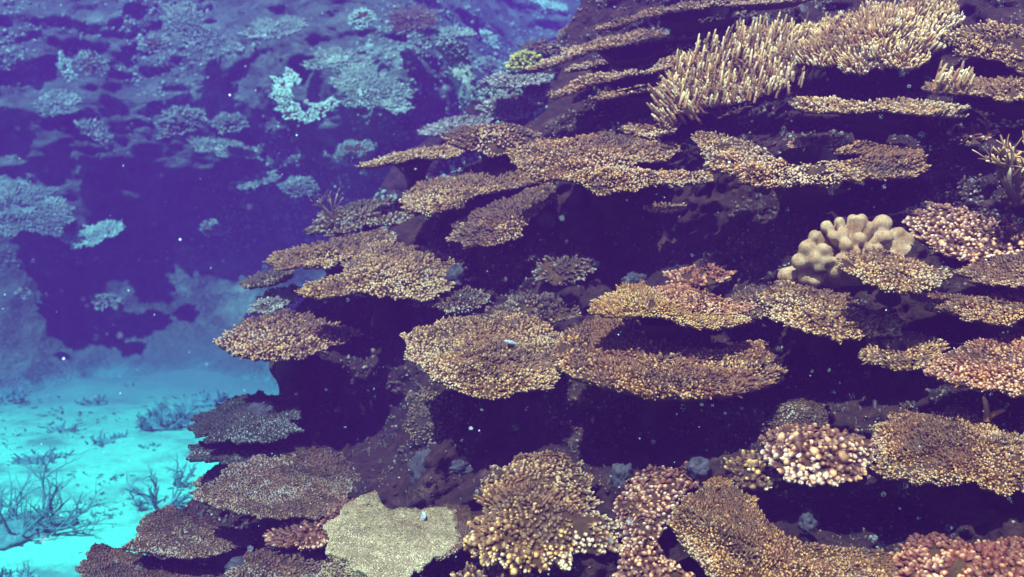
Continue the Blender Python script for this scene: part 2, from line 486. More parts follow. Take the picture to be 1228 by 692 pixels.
    def norms(q):
        z0 = ztop(q); zx = ztop(q + [eps, 0]); zy = ztop(q + [0, eps])
        return z0, norm(-(zx - z0)[:, None] / eps * u - (zy - z0)[:, None] / eps * v + n)
    z0, N3 = norms(kp)
    o2 = norm(kp - ctr); out3 = o2[:, :1] * u + o2[:, 1:2] * v
    ef = np.exp(-ek / (2.2 * ss))[:, None]
    ang = np.arctan2(*(kp - ctr).T[::-1]) if len(kp) else np.zeros(0)
    ridge = vnoise(np.c_[np.cos(ang) * 7, np.sin(ang) * 7, np.linalg.norm(kp - ctr, axis=1) / size * 2.5 + seed], 61) if len(kp) else ang
    ridge = ridge * (0.5 if relief > .04 else 0.0)
    z0 = z0 + ridge * 0.012 * size
    jit = rng.normal(0, 0.30, (len(kp), 3))
    cl_ = np.c_[kp / ss / 5, np.full(len(kp), seed + .2)]
    jit = jit + 0.55 * np.stack([vnoise(cl_, 21), vnoise(cl_, 22), vnoise(cl_, 23)], -1)
    clump = vnoise(np.c_[kp / ss / 2.6, np.full(len(kp), seed + 6.1)], 25)
    Dk = norm(N3 + out3 * (0.45 + lean * ef) + jit + np.array([0, 0, up]))
    Pk = to3(kp, z0)
    hk_ = ss * hk * (1 + rng.uniform(-hvar, hvar, len(kp))) * (0.75 + 0.5 * (fbm(np.c_[kp / size * 5, np.full(len(kp), 1.1)], 2, seed) * 0.5 + 0.5)) * (1 + 0.4 * clump + 0.35 * ridge)
    rk_ = ss * kr * np.exp(rng.normal(0, .25, len(kp)))
    if fringe:
        per = np.linalg.norm(nb - np.roll(nb, -1, 0), axis=1); L = per.sum(); m = int(L / (ss * 0.62))
        cum = np.r_[0, np.cumsum(per)]; sp_ = np.sort(rng.uniform(0, L, m)); idx = np.clip(np.searchsorted(cum, sp_) - 1, 0, len(nb) - 1)
        fr = ((sp_ - cum[idx]) / per[idx])[:, None]; fp = nb[idx] * (1 - fr) + nb[(idx + 1) % len(nb)] * fr
        fp = fp + norm(ctr - fp) * ss * 0.3
        o2 = norm(fp - ctr); out3 = o2[:, :1] * u + o2[:, 1:2] * v
        zf = ztop(fp) - rim * rng.uniform(0, 0.8, m)
        Pk = np.vstack([Pk, to3(fp, zf)])
        Dk = np.vstack([Dk, norm(out3 * 0.75 + n * 0.55 + rng.normal(0, 0.22, (m, 3)) + np.array([0, 0, up]))])
        hk_ = np.r_[hk_, ss * hk * fringe_len * rng.uniform(0.4, 1.2, m) * (1 + 0.7 * vnoise(np.c_[fp / ss / 4, np.full(m, 3.3)], 27)) / max(1, hk * 0.8)]
        rk_ = np.r_[rk_, ss * kr * rng.uniform(0.6, 1.05, m)]
    # growing margins are paler; older, shaded patches are painted darker
    qk = np.stack([(Pk - P0) @ u, (Pk - P0) @ v], -1)
    pn = fbm(np.c_[qk / size * 3.2, np.full(len(qk), seed + 2.7)], 3, 51)
    vr = (qk[:, 1] - nb[:, 1].min()) / max(np.ptp(nb[:, 1]), 1e-6)
    old_shade = np.clip((vr - .5) * 2 + .5 * pn, 0, 1)                # older back towards the rock, its shade painted in
    rv = np.clip(0.33 + rng.uniform(-.08, .10) + rng.normal(0, .28, len(Pk)) + 1.15 * pn + 0.42 * np.exp(-edist(qk) / (0.06 * size)) - 0.42 * old_shade, 0, 1)
    hk_ = hk_ * (1 - .35 * old_shade)
    nmax = 300 if parts else 0
    if parts:
        # the branchlets that show largest (nearest the camera) are objects of their own
        order = np.argsort(np.linalg.norm(Pk, axis=1) - hk_ * 2); own = order[:nmax]
        tmpl = []
        for q in range(6):
            V1, T1, F4, F3 = knob_template(7, True)
            # several rings with a crook, so no two look the same
            rr = []; tt = []; ns = 7; prof = [(0, 1.1), (.25, 1.0), (.5, .95), (.75, .86), (.92, .58)]
            bx, by = rng.uniform(-.5, .5, 2)
            for zz, r1 in prof:
                for k in range(ns):
                    aa = 6.283 * k / ns
                    rj = r1 * (1 + 0.14 * math.sin(3 * aa + zz * 7 + q))
                    rr.append((rj * math.cos(aa) + bx * zz * zz, rj * math.sin(aa) + by * zz * zz, zz)); tt.append(zz)
            rr.append((bx, by, 1.0)); tt.append(1.0)
            f4 = [(i * ns + k, i * ns + (k + 1) % ns, (i + 1) * ns + (k + 1) % ns, (i + 1) * ns + k) for i in range(4) for k in range(ns)]
            f3 = [(4 * ns + k, 4 * ns + (k + 1) % ns, 5 * ns) for k in range(ns)]
            tmpl.append(mesh_np(part_name, np.array(rr), [np.array(f4), np.array(f3)], M[mat], True,
                                dict(tip=np.array(tt), rnd=np.full(len(tt), q / 5))))
        for i in own:
            o = link(part_name, tmpl[int(np.clip(rv[i] * 6, 0, 5))], root)
            o.location = tuple(Pk[i] - base)
            q = Vector(Dk[i]).to_track_quat('Z', 'Y')
            e3 = q.to_matrix() @ __import__('mathutils').Matrix.Rotation(rng.uniform(0, 6.28), 3, 'Z')
            o.rotation_euler = e3.to_euler()
            o.scale = (rk_[i] * rng.uniform(.85, 1.2), rk_[i] * rng.uniform(.85, 1.2), hk_[i])
        rest = np.setdiff1d(np.arange(len(Pk)), own)
        Pk, Dk, hk_, rk_, rv = Pk[rest], Dk[rest], hk_[rest], rk_[rest], rv[rest]
    if len(Pk):
        fine_ = fine or s >= 7
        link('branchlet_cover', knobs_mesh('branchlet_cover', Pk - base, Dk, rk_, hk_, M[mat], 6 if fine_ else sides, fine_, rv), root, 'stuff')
    return dict(root=root, D=D, P0=P0, n=n, u=u, v=v, size=size, base=base)

# ---- tubes for branching corals
def tube(path, radii, ns=7):
    path = np.asarray(path, float); n = len(path); V = []; T = []
    tang = norm(np.gradient(path, axis=0))
    a = norm(np.cross(tang[0], [0.3, 0.9, 0.2]))
    for i in range(n):
        a = norm(a - tang[i] * (a @ tang[i])); b = np.cross(tang[i], a)
        for k in range(ns):
            w = 6.2832 * k / ns
            V.append(path[i] + (a * math.cos(w) + b * math.sin(w)) * radii[i]); T.append(i / (n - 1))
    V.append(path[-1] + tang[-1] * radii[-1] * 0.8); T.append(1.0)
    F4 = [(i * ns + k, i * ns + (k + 1) % ns, (i + 1) * ns + (k + 1) % ns, (i + 1) * ns + k) for i in range(n - 1) for k in range(ns)]
    F3 = [((n - 1) * ns + k, (n - 1) * ns + (k + 1) % ns, n * ns) for k in range(ns)]
    return np.array(V), T, F4, F3

def join_tubes(name, tubes, mat):
    V = []; T = []; F4 = []; F3 = []; o = 0
    for v, t, f4, f3 in tubes:
        V.append(v); T += list(t); F4 += [tuple(i + o for i in f) for f in f4]; F3 += [tuple(i + o for i in f) for f in f3]; o += len(v)
    return mesh_np(name, np.vstack(V), [np.array(F4), np.array(F3)], mat, True, dict(tip=np.array(T), rnd=np.full(len(T), rng.random())))

def grow(p, d, ln, r, level, out, spread=0.7, taper=0.55, upb=0.15, kids=(2, 3)):
    n = 7; path = [np.array(p, float)]; d = norm(d); bend = rng.normal(0, 0.10, 3)
    for i in range(n - 1):
        d = norm(d + bend + rng.normal(0, 0.05, 3) + np.array([0, 0, upb * 0.25]))
        path.append(path[-1] + d * ln / (n - 1))
    rad = [r * (1 - (1 - taper) * i / (n - 1)) for i in range(n)]; rad[-1] *= 0.75
    out.append(tube(path, rad, 7 if r > 0.004 else 5))
    if level > 0:
        for k in range(int(rng.integers(kids[0], kids[1] + 1))):
            i = int(rng.integers(2, n - 1))
            dd = norm(d + rng.normal(0, spread, 3) + np.array([0, 0, upb]))
            grow(path[i], dd, ln * rng.uniform(0.45, 0.75), rad[i] * 0.78, level - 1, out, spread, taper, upb, kids)

def branching(name, label, cat, base, dirs, ln, r, level, mat, group=None, **kw):
    """upright or sprawling branching coral: every main branch with its twigs is a part"""
    base = np.array(base, float); root = thing(name, label, cat, base, group)
    for d in dirs:
        o = []; grow(rng.normal(0, r * 1.2, 3) * [1, 1, 0.3], d, ln * rng.uniform(0.75, 1.2), r * rng.uniform(0.8, 1.15), level, o, **kw)
        link('branch', join_tubes('branch', o, M[mat]), root)
    return root

def blob(name, c, rad, mat, parent=None, seed=0, amp=0.25, freq=1.6, sub=4, rot=None, label=None, cat=None, kind=None):
    """rounded lump with real relief"""
    import bmesh
    bm = bmesh.new(); bmesh.ops.create_icosphere(bm, subdivisions=sub, radius=1.0)
    me = bpy.data.meshes.new(name); bm.to_mesh(me); bm.free()
    V = np.zeros(len(me.vertices) * 3, np.float32); me.vertices.foreach_get("co", V); V = V.reshape(-1, 3).astype(float)
    V *= (1 + amp * fbm(V * freq + seed * 3.7, 4, seed) + (amp * .5 * fbm(V * freq * 4.5 + seed, 3, seed + 1) if amp > .2 else 0))[:, None]
    V *= np.asarray(rad, float)
    me.vertices.foreach_set("co", V.astype(np.float32).ravel()); me.polygons.foreach_set("use_smooth", np.ones(len(me.polygons), bool))
    t = me.attributes.new('tip', 'FLOAT', 'POINT'); t.data.foreach_set("value", np.full(len(V), 0.5, np.float32))
    me.materials.append(M[mat]); me.update()
    o = link(name, me, parent, kind); o.location = tuple(float(x) for x in c)
    if rot: o.rotation_euler = rot
    if label: o["label"] = label; o["category"] = cat
    return o
# ------------------------------------------------------------------ depth fields of the far and middle reef
farD = tps([(-250, 0, 9.2), (100, 0, 10.0), (300, 0, 9.6), (430, 50, 8.2), (520, 60, 8.5), (620, 20, 13.0), (700, 0, 14.0),
            (100, 250, 8.9), (300, 250, 9.6), (520, 200, 8.6), (-200, 300, 8.6), (-200, 385, 9.0), (100, 385, 8.9), (300, 385, 9.5), (-200, 430, 8.0), (0, 430, 7.9), (300, 430, 8.5), (800, 430, 12.0),
            (800, 100, 13.0)])
midD = tps([(560, 90, 5.6), (620, 70, 5.3), (690, 90, 4.9), (560, 230, 5.2), (700, 230, 4.6), (430, 260, 4.9), (500, 150, 5.8)])

# ------------------------------------------------------------------ what grows on the reef: outlines in pixels of the photograph, real depth from the reef they grow on
def T(name, label, poly, mat, cat='coral', **k): return dict(name=name, label=label, poly=poly, mat=mat, cat=cat, **k)
TC, BC, KC, EC = 'table_coral', 'bushy_coral', 'knobby_coral', 'encrusting_coral'
GT = 'table corals on the near reef'
SPECS = [
 # upper shelves
 T(TC, 'topmost narrow shelf coral on the dark upper reef, rising to the right', [(718,32.6),(760,19.0),(800,9.4),(850,1.7),(900,-4.2),(960,-9.3),(960,-1.8),(900,4.4),(850,7.9),(800,14.3),(760,24.6),(725,34.3)], 'brown', beta=13, s=3.9, off=.25),
 T(TC, 'long brown shelf coral second from the top of the stepped upper reef', [(640,82.5),(665,69.8),(700,56.3),(735,45.2),(770,37.5),(800,34.2),(860,30.9),(890,39.8),(840,45.1),(800,45.9),(750,52.6),(700,65.0),(665,77.2)], 'brown', beta=13, s=3.9, off=.22),
 T(TC, 'short thin shelf coral tucked between two longer upper shelves', [(680,82.9),(712,74.4),(745,68.7),(755,72.0),(720,78.1),(685,84.9)], 'brown', beta=13, s=3.9, off=.15),
 T(TC, 'slanting shelf coral whose left tip ends above the yellow brown plate', [(655,118.9),(680,106.9),(715,92.8),(760,79.0),(800,70.6),(850,62.8),(875,66.9),(820,78.0),(760,88.9),(715,101.4),(690,109.8),(662,119.0)], 'brown', beta=13, s=3.9, off=.25),
 T(TC, 'thin golden shelf coral just left of the tall finger thicket', [(712,119.0),(745,108.7),(790,100.0),(825,99.2),(835,109.4),(790,109.3),(760,111.3),(730,118.2)], 'gold', beta=13, s=3.9, off=.28),
 T(BC, 'small brown tuft of coral below the finger thicket, above the long gold plate', [(738,153),(770,147),(795,133),(820,140),(805,160),(780,165),(752,158)], 'gold', beta=25, s=5, hk=1.3, off=.15),
 T(BC, 'dull brown coral tuft highest on the upper reef, left of the tan coral mat', [(828,18),(860,5),(890,-2),(912,8),(880,22),(840,27)], 'dim', beta=25, s=4.6, hk=1.3, off=.1),
 T(BC, 'dull brown coral tuft between shelf corals and finger thicket', [(800,48),(815,34),(850,30),(880,34),(870,46),(835,54),(806,60)], 'dim', beta=30, s=4.6, hk=1.3, off=.15),
 # the wide golden plate and neighbours
 T(TC, 'widest golden brown plate of the upper middle with a dark hollow near its right end', [(610,186),(640,172),(680,168),(730,162),(770,166),(800,172),(814,182),(796,194),(760,196),(745,204),(790,208),(850,208),(856,217),(800,222),(722,231),(700,225),(690,215),(640,214),(625,202)], 'gold', beta=24, s=4.4, wob=.04, off=.18),
 T(BC, 'dusky brown bushy coral cushion left of the widest golden plate', [(530,165),(548,157),(600,155),(640,158),(648,166),(625,178),(590,186),(560,181),(536,173)], 'brown', beta=24, s=4.6, hk=1.4, dome=.12, off=.10),
 T(TC, 'thin plate coral ending in a sharp tip over open water at far left', [(428,201),(460,190),(500,180),(530,175),(552,183),(540,190),(500,190),(460,198)], 'tan', beta=15, s=4.2, off=.05),
 T(TC, 'grey brown plate coral hanging below the pointed plate', [(480,242),(500,222),(530,213),(570,210),(600,203),(640,208),(660,216),(620,224),(570,233),(556,248),(520,255),(490,252)], 'tan', beta=22, s=4.4, off=.08),
 T(TC, 'brown plate coral slanting down to the left beneath the widest golden plate', [(540,287),(545,270),(565,258),(590,245),(620,232),(655,222),(668,234),(645,254),(622,272),(628,284),(600,291),(565,293)], 'brown', beta=26, s=4.6, off=.12),
 # left stack
 T(TC, 'small upper plate of the left stack with a ragged brown left end', [(325,315),(335,303),(370,295),(400,287),(430,280),(460,275),(470,290),(466,300),(440,305),(410,312),(400,319),(365,318),(345,322)], 'tan', beta=20, s=4.4, off=.06),
 T(TC, 'largest tan plate of the left stack, above the shadowed cave', [(348,353),(380,340),(405,330),(420,314),(440,298),(470,292),(510,300),(545,312),(548,330),(530,345),(515,357),(480,358),(450,350),(430,350),(400,357)], 'tan', beta=26, s=4.6, off=.08, cover=1),
 T(TC, 'tiny grey plate poking out left over open water', [(290,341),(310,330),(335,322),(352,325),(345,336),(320,342),(300,345)], 'dim', beta=18, s=4.2, off=.02, stalk=False),
 T(TC, 'pale bluish plate drooping at the left edge of the stack', [(302,374),(310,358),(325,348),(350,344),(366,350),(350,362),(325,376)], 'blue', beta=28, s=4.4, off=.02),
 T(TC, 'lowest plate of the left stack, brown and pointed, above the cyan sand', [(266,411),(280,396),(310,380),(340,375),(370,378),(385,389),(423,393),(418,408),(390,421),(355,428),(330,432),(295,429)], 'brown', beta=24, s=4.6, off=.10),
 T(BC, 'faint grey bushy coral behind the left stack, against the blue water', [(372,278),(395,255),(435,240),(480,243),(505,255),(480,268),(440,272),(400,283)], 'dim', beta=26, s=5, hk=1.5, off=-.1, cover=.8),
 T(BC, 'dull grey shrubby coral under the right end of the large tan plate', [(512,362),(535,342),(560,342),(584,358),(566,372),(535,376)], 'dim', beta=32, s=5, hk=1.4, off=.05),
 # centre
 T(TC, 'broad tan plate in the centre with a pale fragment lying on it', [(487,428),(486,404),(505,392),(540,383),(590,376),(645,383),(672,398),(676,440),(667,460),(632,471),(590,479),(560,471),(535,461),(508,441)], 'tan', beta=28, s=4.6, off=.10, wob=.03),
 T(TC, 'largest golden brown table with a crescent shaped back rim, centre right', [(668,440),(669,414),(685,395),(708,384),(733,377),(757,382),(782,400),(800,411),(826,419),(867,421),(899,411),(918,412),(930,428),(940,444),(927,459),(883,471),(842,475),(782,477),(741,464),(693,453)], 'gold', beta=27, s=4.8, off=.16, wob=.02, rim=.014),
 T(TC, 'yellowish crescent plate lying directly behind the largest golden table', [(705,376),(721,359),(750,343),(772,340),(792,352),(802,364),(830,375),(885,377),(896,382),(872,392),(845,395),(815,388),(780,376),(740,380)], 'yellow', beta=26, s=4.6, off=.29),
 T(TC, 'reddish brown plate resting over the yellowish crescent plate', [(783,352),(800,343),(826,344),(850,354),(880,362),(905,366),(892,374),(850,375),(820,369),(796,361)], 'orange', beta=22, s=4.8, off=.22),
 T(KC, 'row of small orange knobs glowing in the dark behind the crescent plates', [(798,330),(820,322),(855,320),(880,330),(862,340),(830,343),(806,340)], 'orange', beta=30, s=7, hk=1.1, off=.05, cover=.9),
 T(BC, 'dim reddish coral joining the orange knobs to the wide pinkish tan plate', [(868,372),(885,352),(915,338),(942,342),(938,358),(920,378),(890,390)], 'brown', beta=28, s=5, off=.05),
 # right side, middle
 T(TC, 'wide pinkish tan plate spreading below the smooth lobed coral', [(920,356),(935,344),(960,338),(990,345),(1010,350),(1030,366),(1060,377),(1088,388),(1076,400),(1050,401),(1030,409),(1005,408),(985,398),(950,391),(925,378)], 'tan', beta=28, s=5.2, roll=-14, off=.14, hk=1.25),
 T(TC, 'small tan plate stepping down right of the pinkish tan plate', [(1035,425),(1048,406),(1085,399),(1112,404),(1132,414),(1128,430),(1100,443),(1070,441),(1045,436)], 'tan', beta=28, s=5.2, off=.14, hk=1.25),
 T(TC, 'tan plate leaving the right edge of the picture with red patches at its corner', [(1110,442),(1128,424),(1170,413),(1228,400),(1290,396),(1290,480),(1228,474),(1190,466),(1150,456),(1120,451)], 'orange', beta=27, s=5.4, roll=-8, off=.14, hk=1.25),
 T(TC, 'tan plate growing over the lower right side of the lobed coral', [(1008,316),(1025,304),(1060,299),(1090,312),(1120,324),(1146,330),(1112,345),(1085,351),(1060,346),(1036,336)], 'tan', beta=26, s=5.0, off=.30, hk=1.2),
 T(TC, 'flat brown plate at the right edge under the reddish bushy coral', [(1145,327),(1160,318),(1190,316),(1228,307),(1290,305),(1290,352),(1228,346),(1200,340),(1165,336)], 'brown', beta=24, s=5.2, off=.14),
 T(TC, 'thin yellow brown plate slanting down right, beneath the flat brown plate', [(1100,354),(1130,354),(1170,360),(1228,366),(1290,372),(1290,390),(1200,386),(1160,379),(1122,369)], 'gold', beta=18, s=5.0, off=.18),
 T(KC, 'small red knobs between two plates at the right edge', [(1190,352),(1208,345),(1228,342),(1260,345),(1262,362),(1225,364),(1198,361)], 'red', beta=30, s=7.5, hk=1.1, off=.12),
 T(BC, 'reddish bushy coral field right of the lobed coral', [(1098,256),(1110,244),(1140,249),(1180,261),(1228,268),(1290,276),(1290,318),(1228,313),(1180,314),(1140,311),(1118,302),(1102,286)], 'pink', beta=30, s=6.6, hk=1.3, kr=.44, off=.02, parts=True, part_name='branchlet', fine=True),
 # top right
 T(TC, 'tan coral mat right of the finger thicket along the top', [(950,60),(975,38),(1016,14),(1079,5),(1138,0),(1150,18),(1130,42),(1128,68),(1093,84),(1065,82),(1023,87),(995,80),(965,78)], 'finger', beta=34, s=5.2, hk=2.4, kr=.36, off=.16, dome=.03, up=.9, lean=.4),
 T(TC, 'thin lit rim of a shelf coral in the dark gap below the tan coral mat', [(952,125),(975,118),(1020,123),(1080,120),(1110,123),(1140,126),(1158,131),(1148,139),(1110,138),(1060,133),(1020,134),(985,135),(960,133)], 'tan', beta=14, s=4.8, off=.16, roll=-3),
 T(TC, 'crescent shaped golden plate facing the viewer, high on the right', [(835,170),(850,162),(880,165),(910,175),(925,188),(945,197),(985,199),(1020,195),(1036,188),(1010,180),(1030,170),(1060,171),(1090,180),(1114,192),(1106,206),(1085,213),(1040,216),(1000,221),(940,223),(900,223),(870,209),(845,191)], 'gold', beta=28, s=4.8, off=.16, roll=-6),
 T(KC, 'short row of pinkish knobs inside the hollow of the crescent plate', [(946,173),(970,164),(1000,165),(1018,172),(1012,181),(985,182),(955,181)], 'pink', beta=26, s=6, hk=1.3, off=.10),
 T(TC, 'tan plate in the top right corner sloping down to the right', [(1128,48),(1155,34),(1190,27),(1228,36),(1290,48),(1290,98),(1215,86),(1180,71),(1150,63)], 'tan', beta=30, roll=-14, s=5.4, hk=1.5, kr=.4, off=.14),
 T(TC, 'thin plate under the corner plate with a bright finger tuft on it', [(1114,108),(1130,100),(1165,95),(1200,98),(1228,92),(1290,98),(1290,124),(1220,120),(1180,116),(1140,112)], 'tan', beta=20, s=5.2, off=.16),
 T(KC, 'scattered pale fingers on dark rock at the right edge below the thin plate', [(1182,148),(1195,132),(1215,122),(1250,118),(1280,122),(1280,142),(1230,148),(1200,153)], 'tan', beta=34, s=8, hk=2.0, kr=.3, off=.06, cover=.45),
 T(KC, 'few pale finger tips standing in the dark left of the antler shaped coral', [(1146,163),(1160,154),(1182,152),(1190,162),(1175,172),(1155,172)], 'tan', beta=34, s=8, hk=1.6, kr=.3, off=.06, cover=.5),
 T(KC, 'tiny lit row of knobs alone in the dark under the widest golden plate', [(773,250),(790,245),(812,246),(822,250),(812,254),(785,254)], 'tan', beta=20, s=5.5, hk=1.0, off=.06),
 # lower right
 T(TC, 'big golden brown table at the right edge above the dark lower gap', [(1046,545),(1056,514),(1085,492),(1130,495),(1152,489),(1185,509),(1228,523),(1290,535),(1290,612),(1215,591),(1160,581),(1110,576),(1070,566)], 'gold', beta=32, roll=-7, s=5.2, off=.14, dome=.04),
 T(KC, 'pink and white knobbly coral cluster right of centre, left of the big golden brown table', [(914,528),(940,514),(970,515),(1010,514),(1045,524),(1048,550),(1022,575),(990,583),(955,576),(930,561),(922,545)], 'pink', beta=40, s=7.4, hk=1.05, kr=.56, off=.08, dome=.10, parts=True, part_name='knob'),
 T(KC, 'small pale knobbly cluster on the left of the pink and white cluster', [(876,562),(893,547),(920,550),(928,572),(916,590),(893,583)], 'tan', beta=40, s=8, hk=1.2, off=.06, dome=.08, parts=True, part_name='knob'),
 T(EC, 'low ridged olive coral on dark rock above the pink cluster', [(915,508),(928,488),(955,478),(985,484),(1000,505),(980,520),(940,520)], 'dim', plate='plate_brown', beta=44, s=3.6, hk=.6, dome=.22, off=.02, stalk=False, fringe=False),
 T(KC, 'bright red knobbly coral filling the bottom right corner', [(1060,672),(1095,650),(1130,643),(1160,652),(1228,648),(1290,652),(1290,750),(1050,750)], 'red', beta=42, s=7.6, hk=1.0, kr=.56, off=.10, dome=.08, parts=True, part_name='knob'),
 T(TC, 'golden brown plate curving along the bottom edge, lower right', [(806,625),(818,600),(850,584),(880,583),(900,600),(930,635),(960,650),(990,656),(1050,660),(1085,668),(1090,750),(960,750),(905,718),(852,690),(822,656)], 'gold', beta=36, roll=-22, s=4.9, off=.16, wob=.02),
 T(BC, 'bright yellow coral patch on the upper left of the golden brown bottom plate', [(812,612),(828,596),(852,587),(884,586),(902,602),(900,622),(872,640),(836,642),(818,630)], 'yellow', beta=36, roll=-10, s=4.8, off=.19, stalk=False, dome=.06, wob=.09),
 T(TC, 'little bright yellow coral sprig above the yellow patch of the bottom plate', [(846,578),(860,573),(876,576),(878,586),(862,592),(850,588)], 'yellow', beta=36, s=4.6, off=.10, stalk=False),
 T(BC, 'pinkish bushy coral between the centre bush and the golden bottom plate', [(738,602),(758,576),(790,561),(830,558),(845,572),(812,600),(800,628),(786,650),(795,668),(830,690),(840,740),(760,740),(740,700),(742,668),(762,650),(748,625)], 'pink', beta=42, s=6.4, hk=1.0, kr=.5, off=.10, dome=.06, wob=.08),
 T(BC, 'big cream and brown bushy coral at the bottom centre', [(572,577),(590,560),(620,549),(660,543),(700,553),(706,580),(702,608),(732,628),(735,655),(700,668),(665,677),(645,690),(600,675),(556,657),(566,628),(580,608)], 'tan', beta=40, s=6.4, hk=1.0, kr=.50, off=.14, dome=.07, wob=.08, parts=True, part_name='knob'),
 T(TC, 'pale cream and green plate at bottom centre with a raised left corner', [(389,628),(410,612),(424,600),(436,592),(450,587),(458,604),(468,611),(494,611),(525,607),(548,613),(552,640),(530,664),(500,682),(484,700),(448,697),(424,678),(396,661)], 'cream', 'coral', plate='plate_pale', beta=32, s=3.0, hk=.55, relief=.02, off=.22, wob=.045),
 T(TC, 'dull grey brown half plate added as the shaded right side of the pale cream and green plate', [(500,614),(525,606),(560,605),(568,620),(578,628),(556,658),(525,668),(506,655)], 'dull', plate='plate_brown', beta=32, s=3.4, hk=.6, relief=.03, off=.18),  # added plate whose dull colour paints shade beside the cream one
 T(TC, 'smooth grey plate half hidden under the pale cream and green plate', [(380,690),(396,660),(424,676),(448,696),(452,730),(385,730)], 'dim', plate='plate_pale', beta=34, s=3.6, hk=.5, off=.12, fringe=False),
 T(BC, 'brown bushy fringe at the bottom edge under the cream bushy coral', [(548,690),(570,680),(600,684),(640,694),(650,730),(545,730)], 'brown', beta=40, s=6.5, hk=1.3, off=.18),
 # lower left
 T(TC, 'dark plate jutting out over the sand, shade painted into its colour, left edge toothed', [(232,510),(252,492),(280,478),(318,469),(345,480),(352,515),(320,530),(262,527),(238,521)], 'dark', plate='plate_dim', beta=22, s=3.6, hk=.7, relief=.03, off=.05, wob=.11),
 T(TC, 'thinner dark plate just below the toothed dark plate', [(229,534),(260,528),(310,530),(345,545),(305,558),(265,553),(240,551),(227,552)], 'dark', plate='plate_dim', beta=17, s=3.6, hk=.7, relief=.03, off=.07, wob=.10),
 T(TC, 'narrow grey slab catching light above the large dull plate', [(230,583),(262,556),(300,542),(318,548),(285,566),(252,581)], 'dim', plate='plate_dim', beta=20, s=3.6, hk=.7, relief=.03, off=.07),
 T(TC, 'large dull brown plate with a lit front edge at lower left', [(221,590),(249,582),(300,565),(357,556),(398,567),(416,588),(412,606),(378,619),(335,622),(287,619),(263,610),(235,598)], 'dull', plate='plate_brown', beta=27, s=3.6, hk=.7, relief=.03, off=.12, cover=.9),
 T(TC, 'broad maroon shelf rising behind the large dull brown plate, under the cave', [(262,574),(285,556),(318,540),(360,531),(412,545),(430,575),(400,585),(357,575),(300,580)], 'dull', beta=30, s=3.8, hk=.7, relief=.04, off=-.02, stalk=False),
 T(TC, 'brown plate below the large dull plate, nearest the cyan sand', [(153,656),(169,625),(204,604),(235,618),(270,632),(305,638),(303,650),(276,659),(245,669),(205,666),(175,660)], 'dull', beta=26, s=3.6, hk=.7, relief=.03, off=.12, roll=-4, wob=.05),
 T(TC, 'dark brown plate in the lower left with a jagged upper edge against the sand', [(96,692),(104,662),(122,651),(160,664),(210,672),(255,680),(285,700),(280,730),(90,730)], 'dull', beta=28, s=3.6, hk=.7, relief=.03, off=.16, wob=.05),
 T(BC, 'mauve knobbly coral between the large dull plate and the pale cream plate', [(322,640),(345,625),(380,615),(412,604),(428,612),(402,636),(396,652),(360,657),(332,652)], 'pink', beta=34, s=6, hk=1.2, off=.16),
 T(TC, 'low brown mat at the bottom edge left of the smooth grey plate', [(272,700),(300,664),(332,654),(377,659),(387,680),(384,730),(275,730)], 'dull', beta=34, s=5, off=.16, hk=.9),
 # growth in the dark under the tables
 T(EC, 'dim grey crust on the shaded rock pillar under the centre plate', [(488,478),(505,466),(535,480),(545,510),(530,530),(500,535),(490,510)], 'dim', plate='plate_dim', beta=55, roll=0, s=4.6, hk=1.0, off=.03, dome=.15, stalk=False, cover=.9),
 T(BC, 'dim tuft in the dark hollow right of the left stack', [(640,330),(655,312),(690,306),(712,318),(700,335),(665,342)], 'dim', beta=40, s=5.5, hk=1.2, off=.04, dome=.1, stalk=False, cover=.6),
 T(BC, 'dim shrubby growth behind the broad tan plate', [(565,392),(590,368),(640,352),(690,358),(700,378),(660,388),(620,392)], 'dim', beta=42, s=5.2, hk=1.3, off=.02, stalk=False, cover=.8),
]
NEAR_N = len(SPECS)
for s_ in SPECS:            # colonies cut by the picture's edge go on beyond it and end rounded
    P_ = []
    for k_, (x_, y_) in enumerate(s_['poly']):
        P_.append((x_, y_)); x2, y2 = s_['poly'][(k_ + 1) % len(s_['poly'])]
        if x_ > 1235 and x2 > 1235 and abs(y2 - y_) > 16: P_ += [(max(x_, x2) + 55, y_ * .8 + y2 * .2), (max(x_, x2) + 80, (y_ + y2) / 2), (max(x_, x2) + 50, y_ * .2 + y2 * .8)]
    s_['poly'] = P_
GM, GF = 'corals on the hazy middle reef', 'pale corals on the far reef wall'
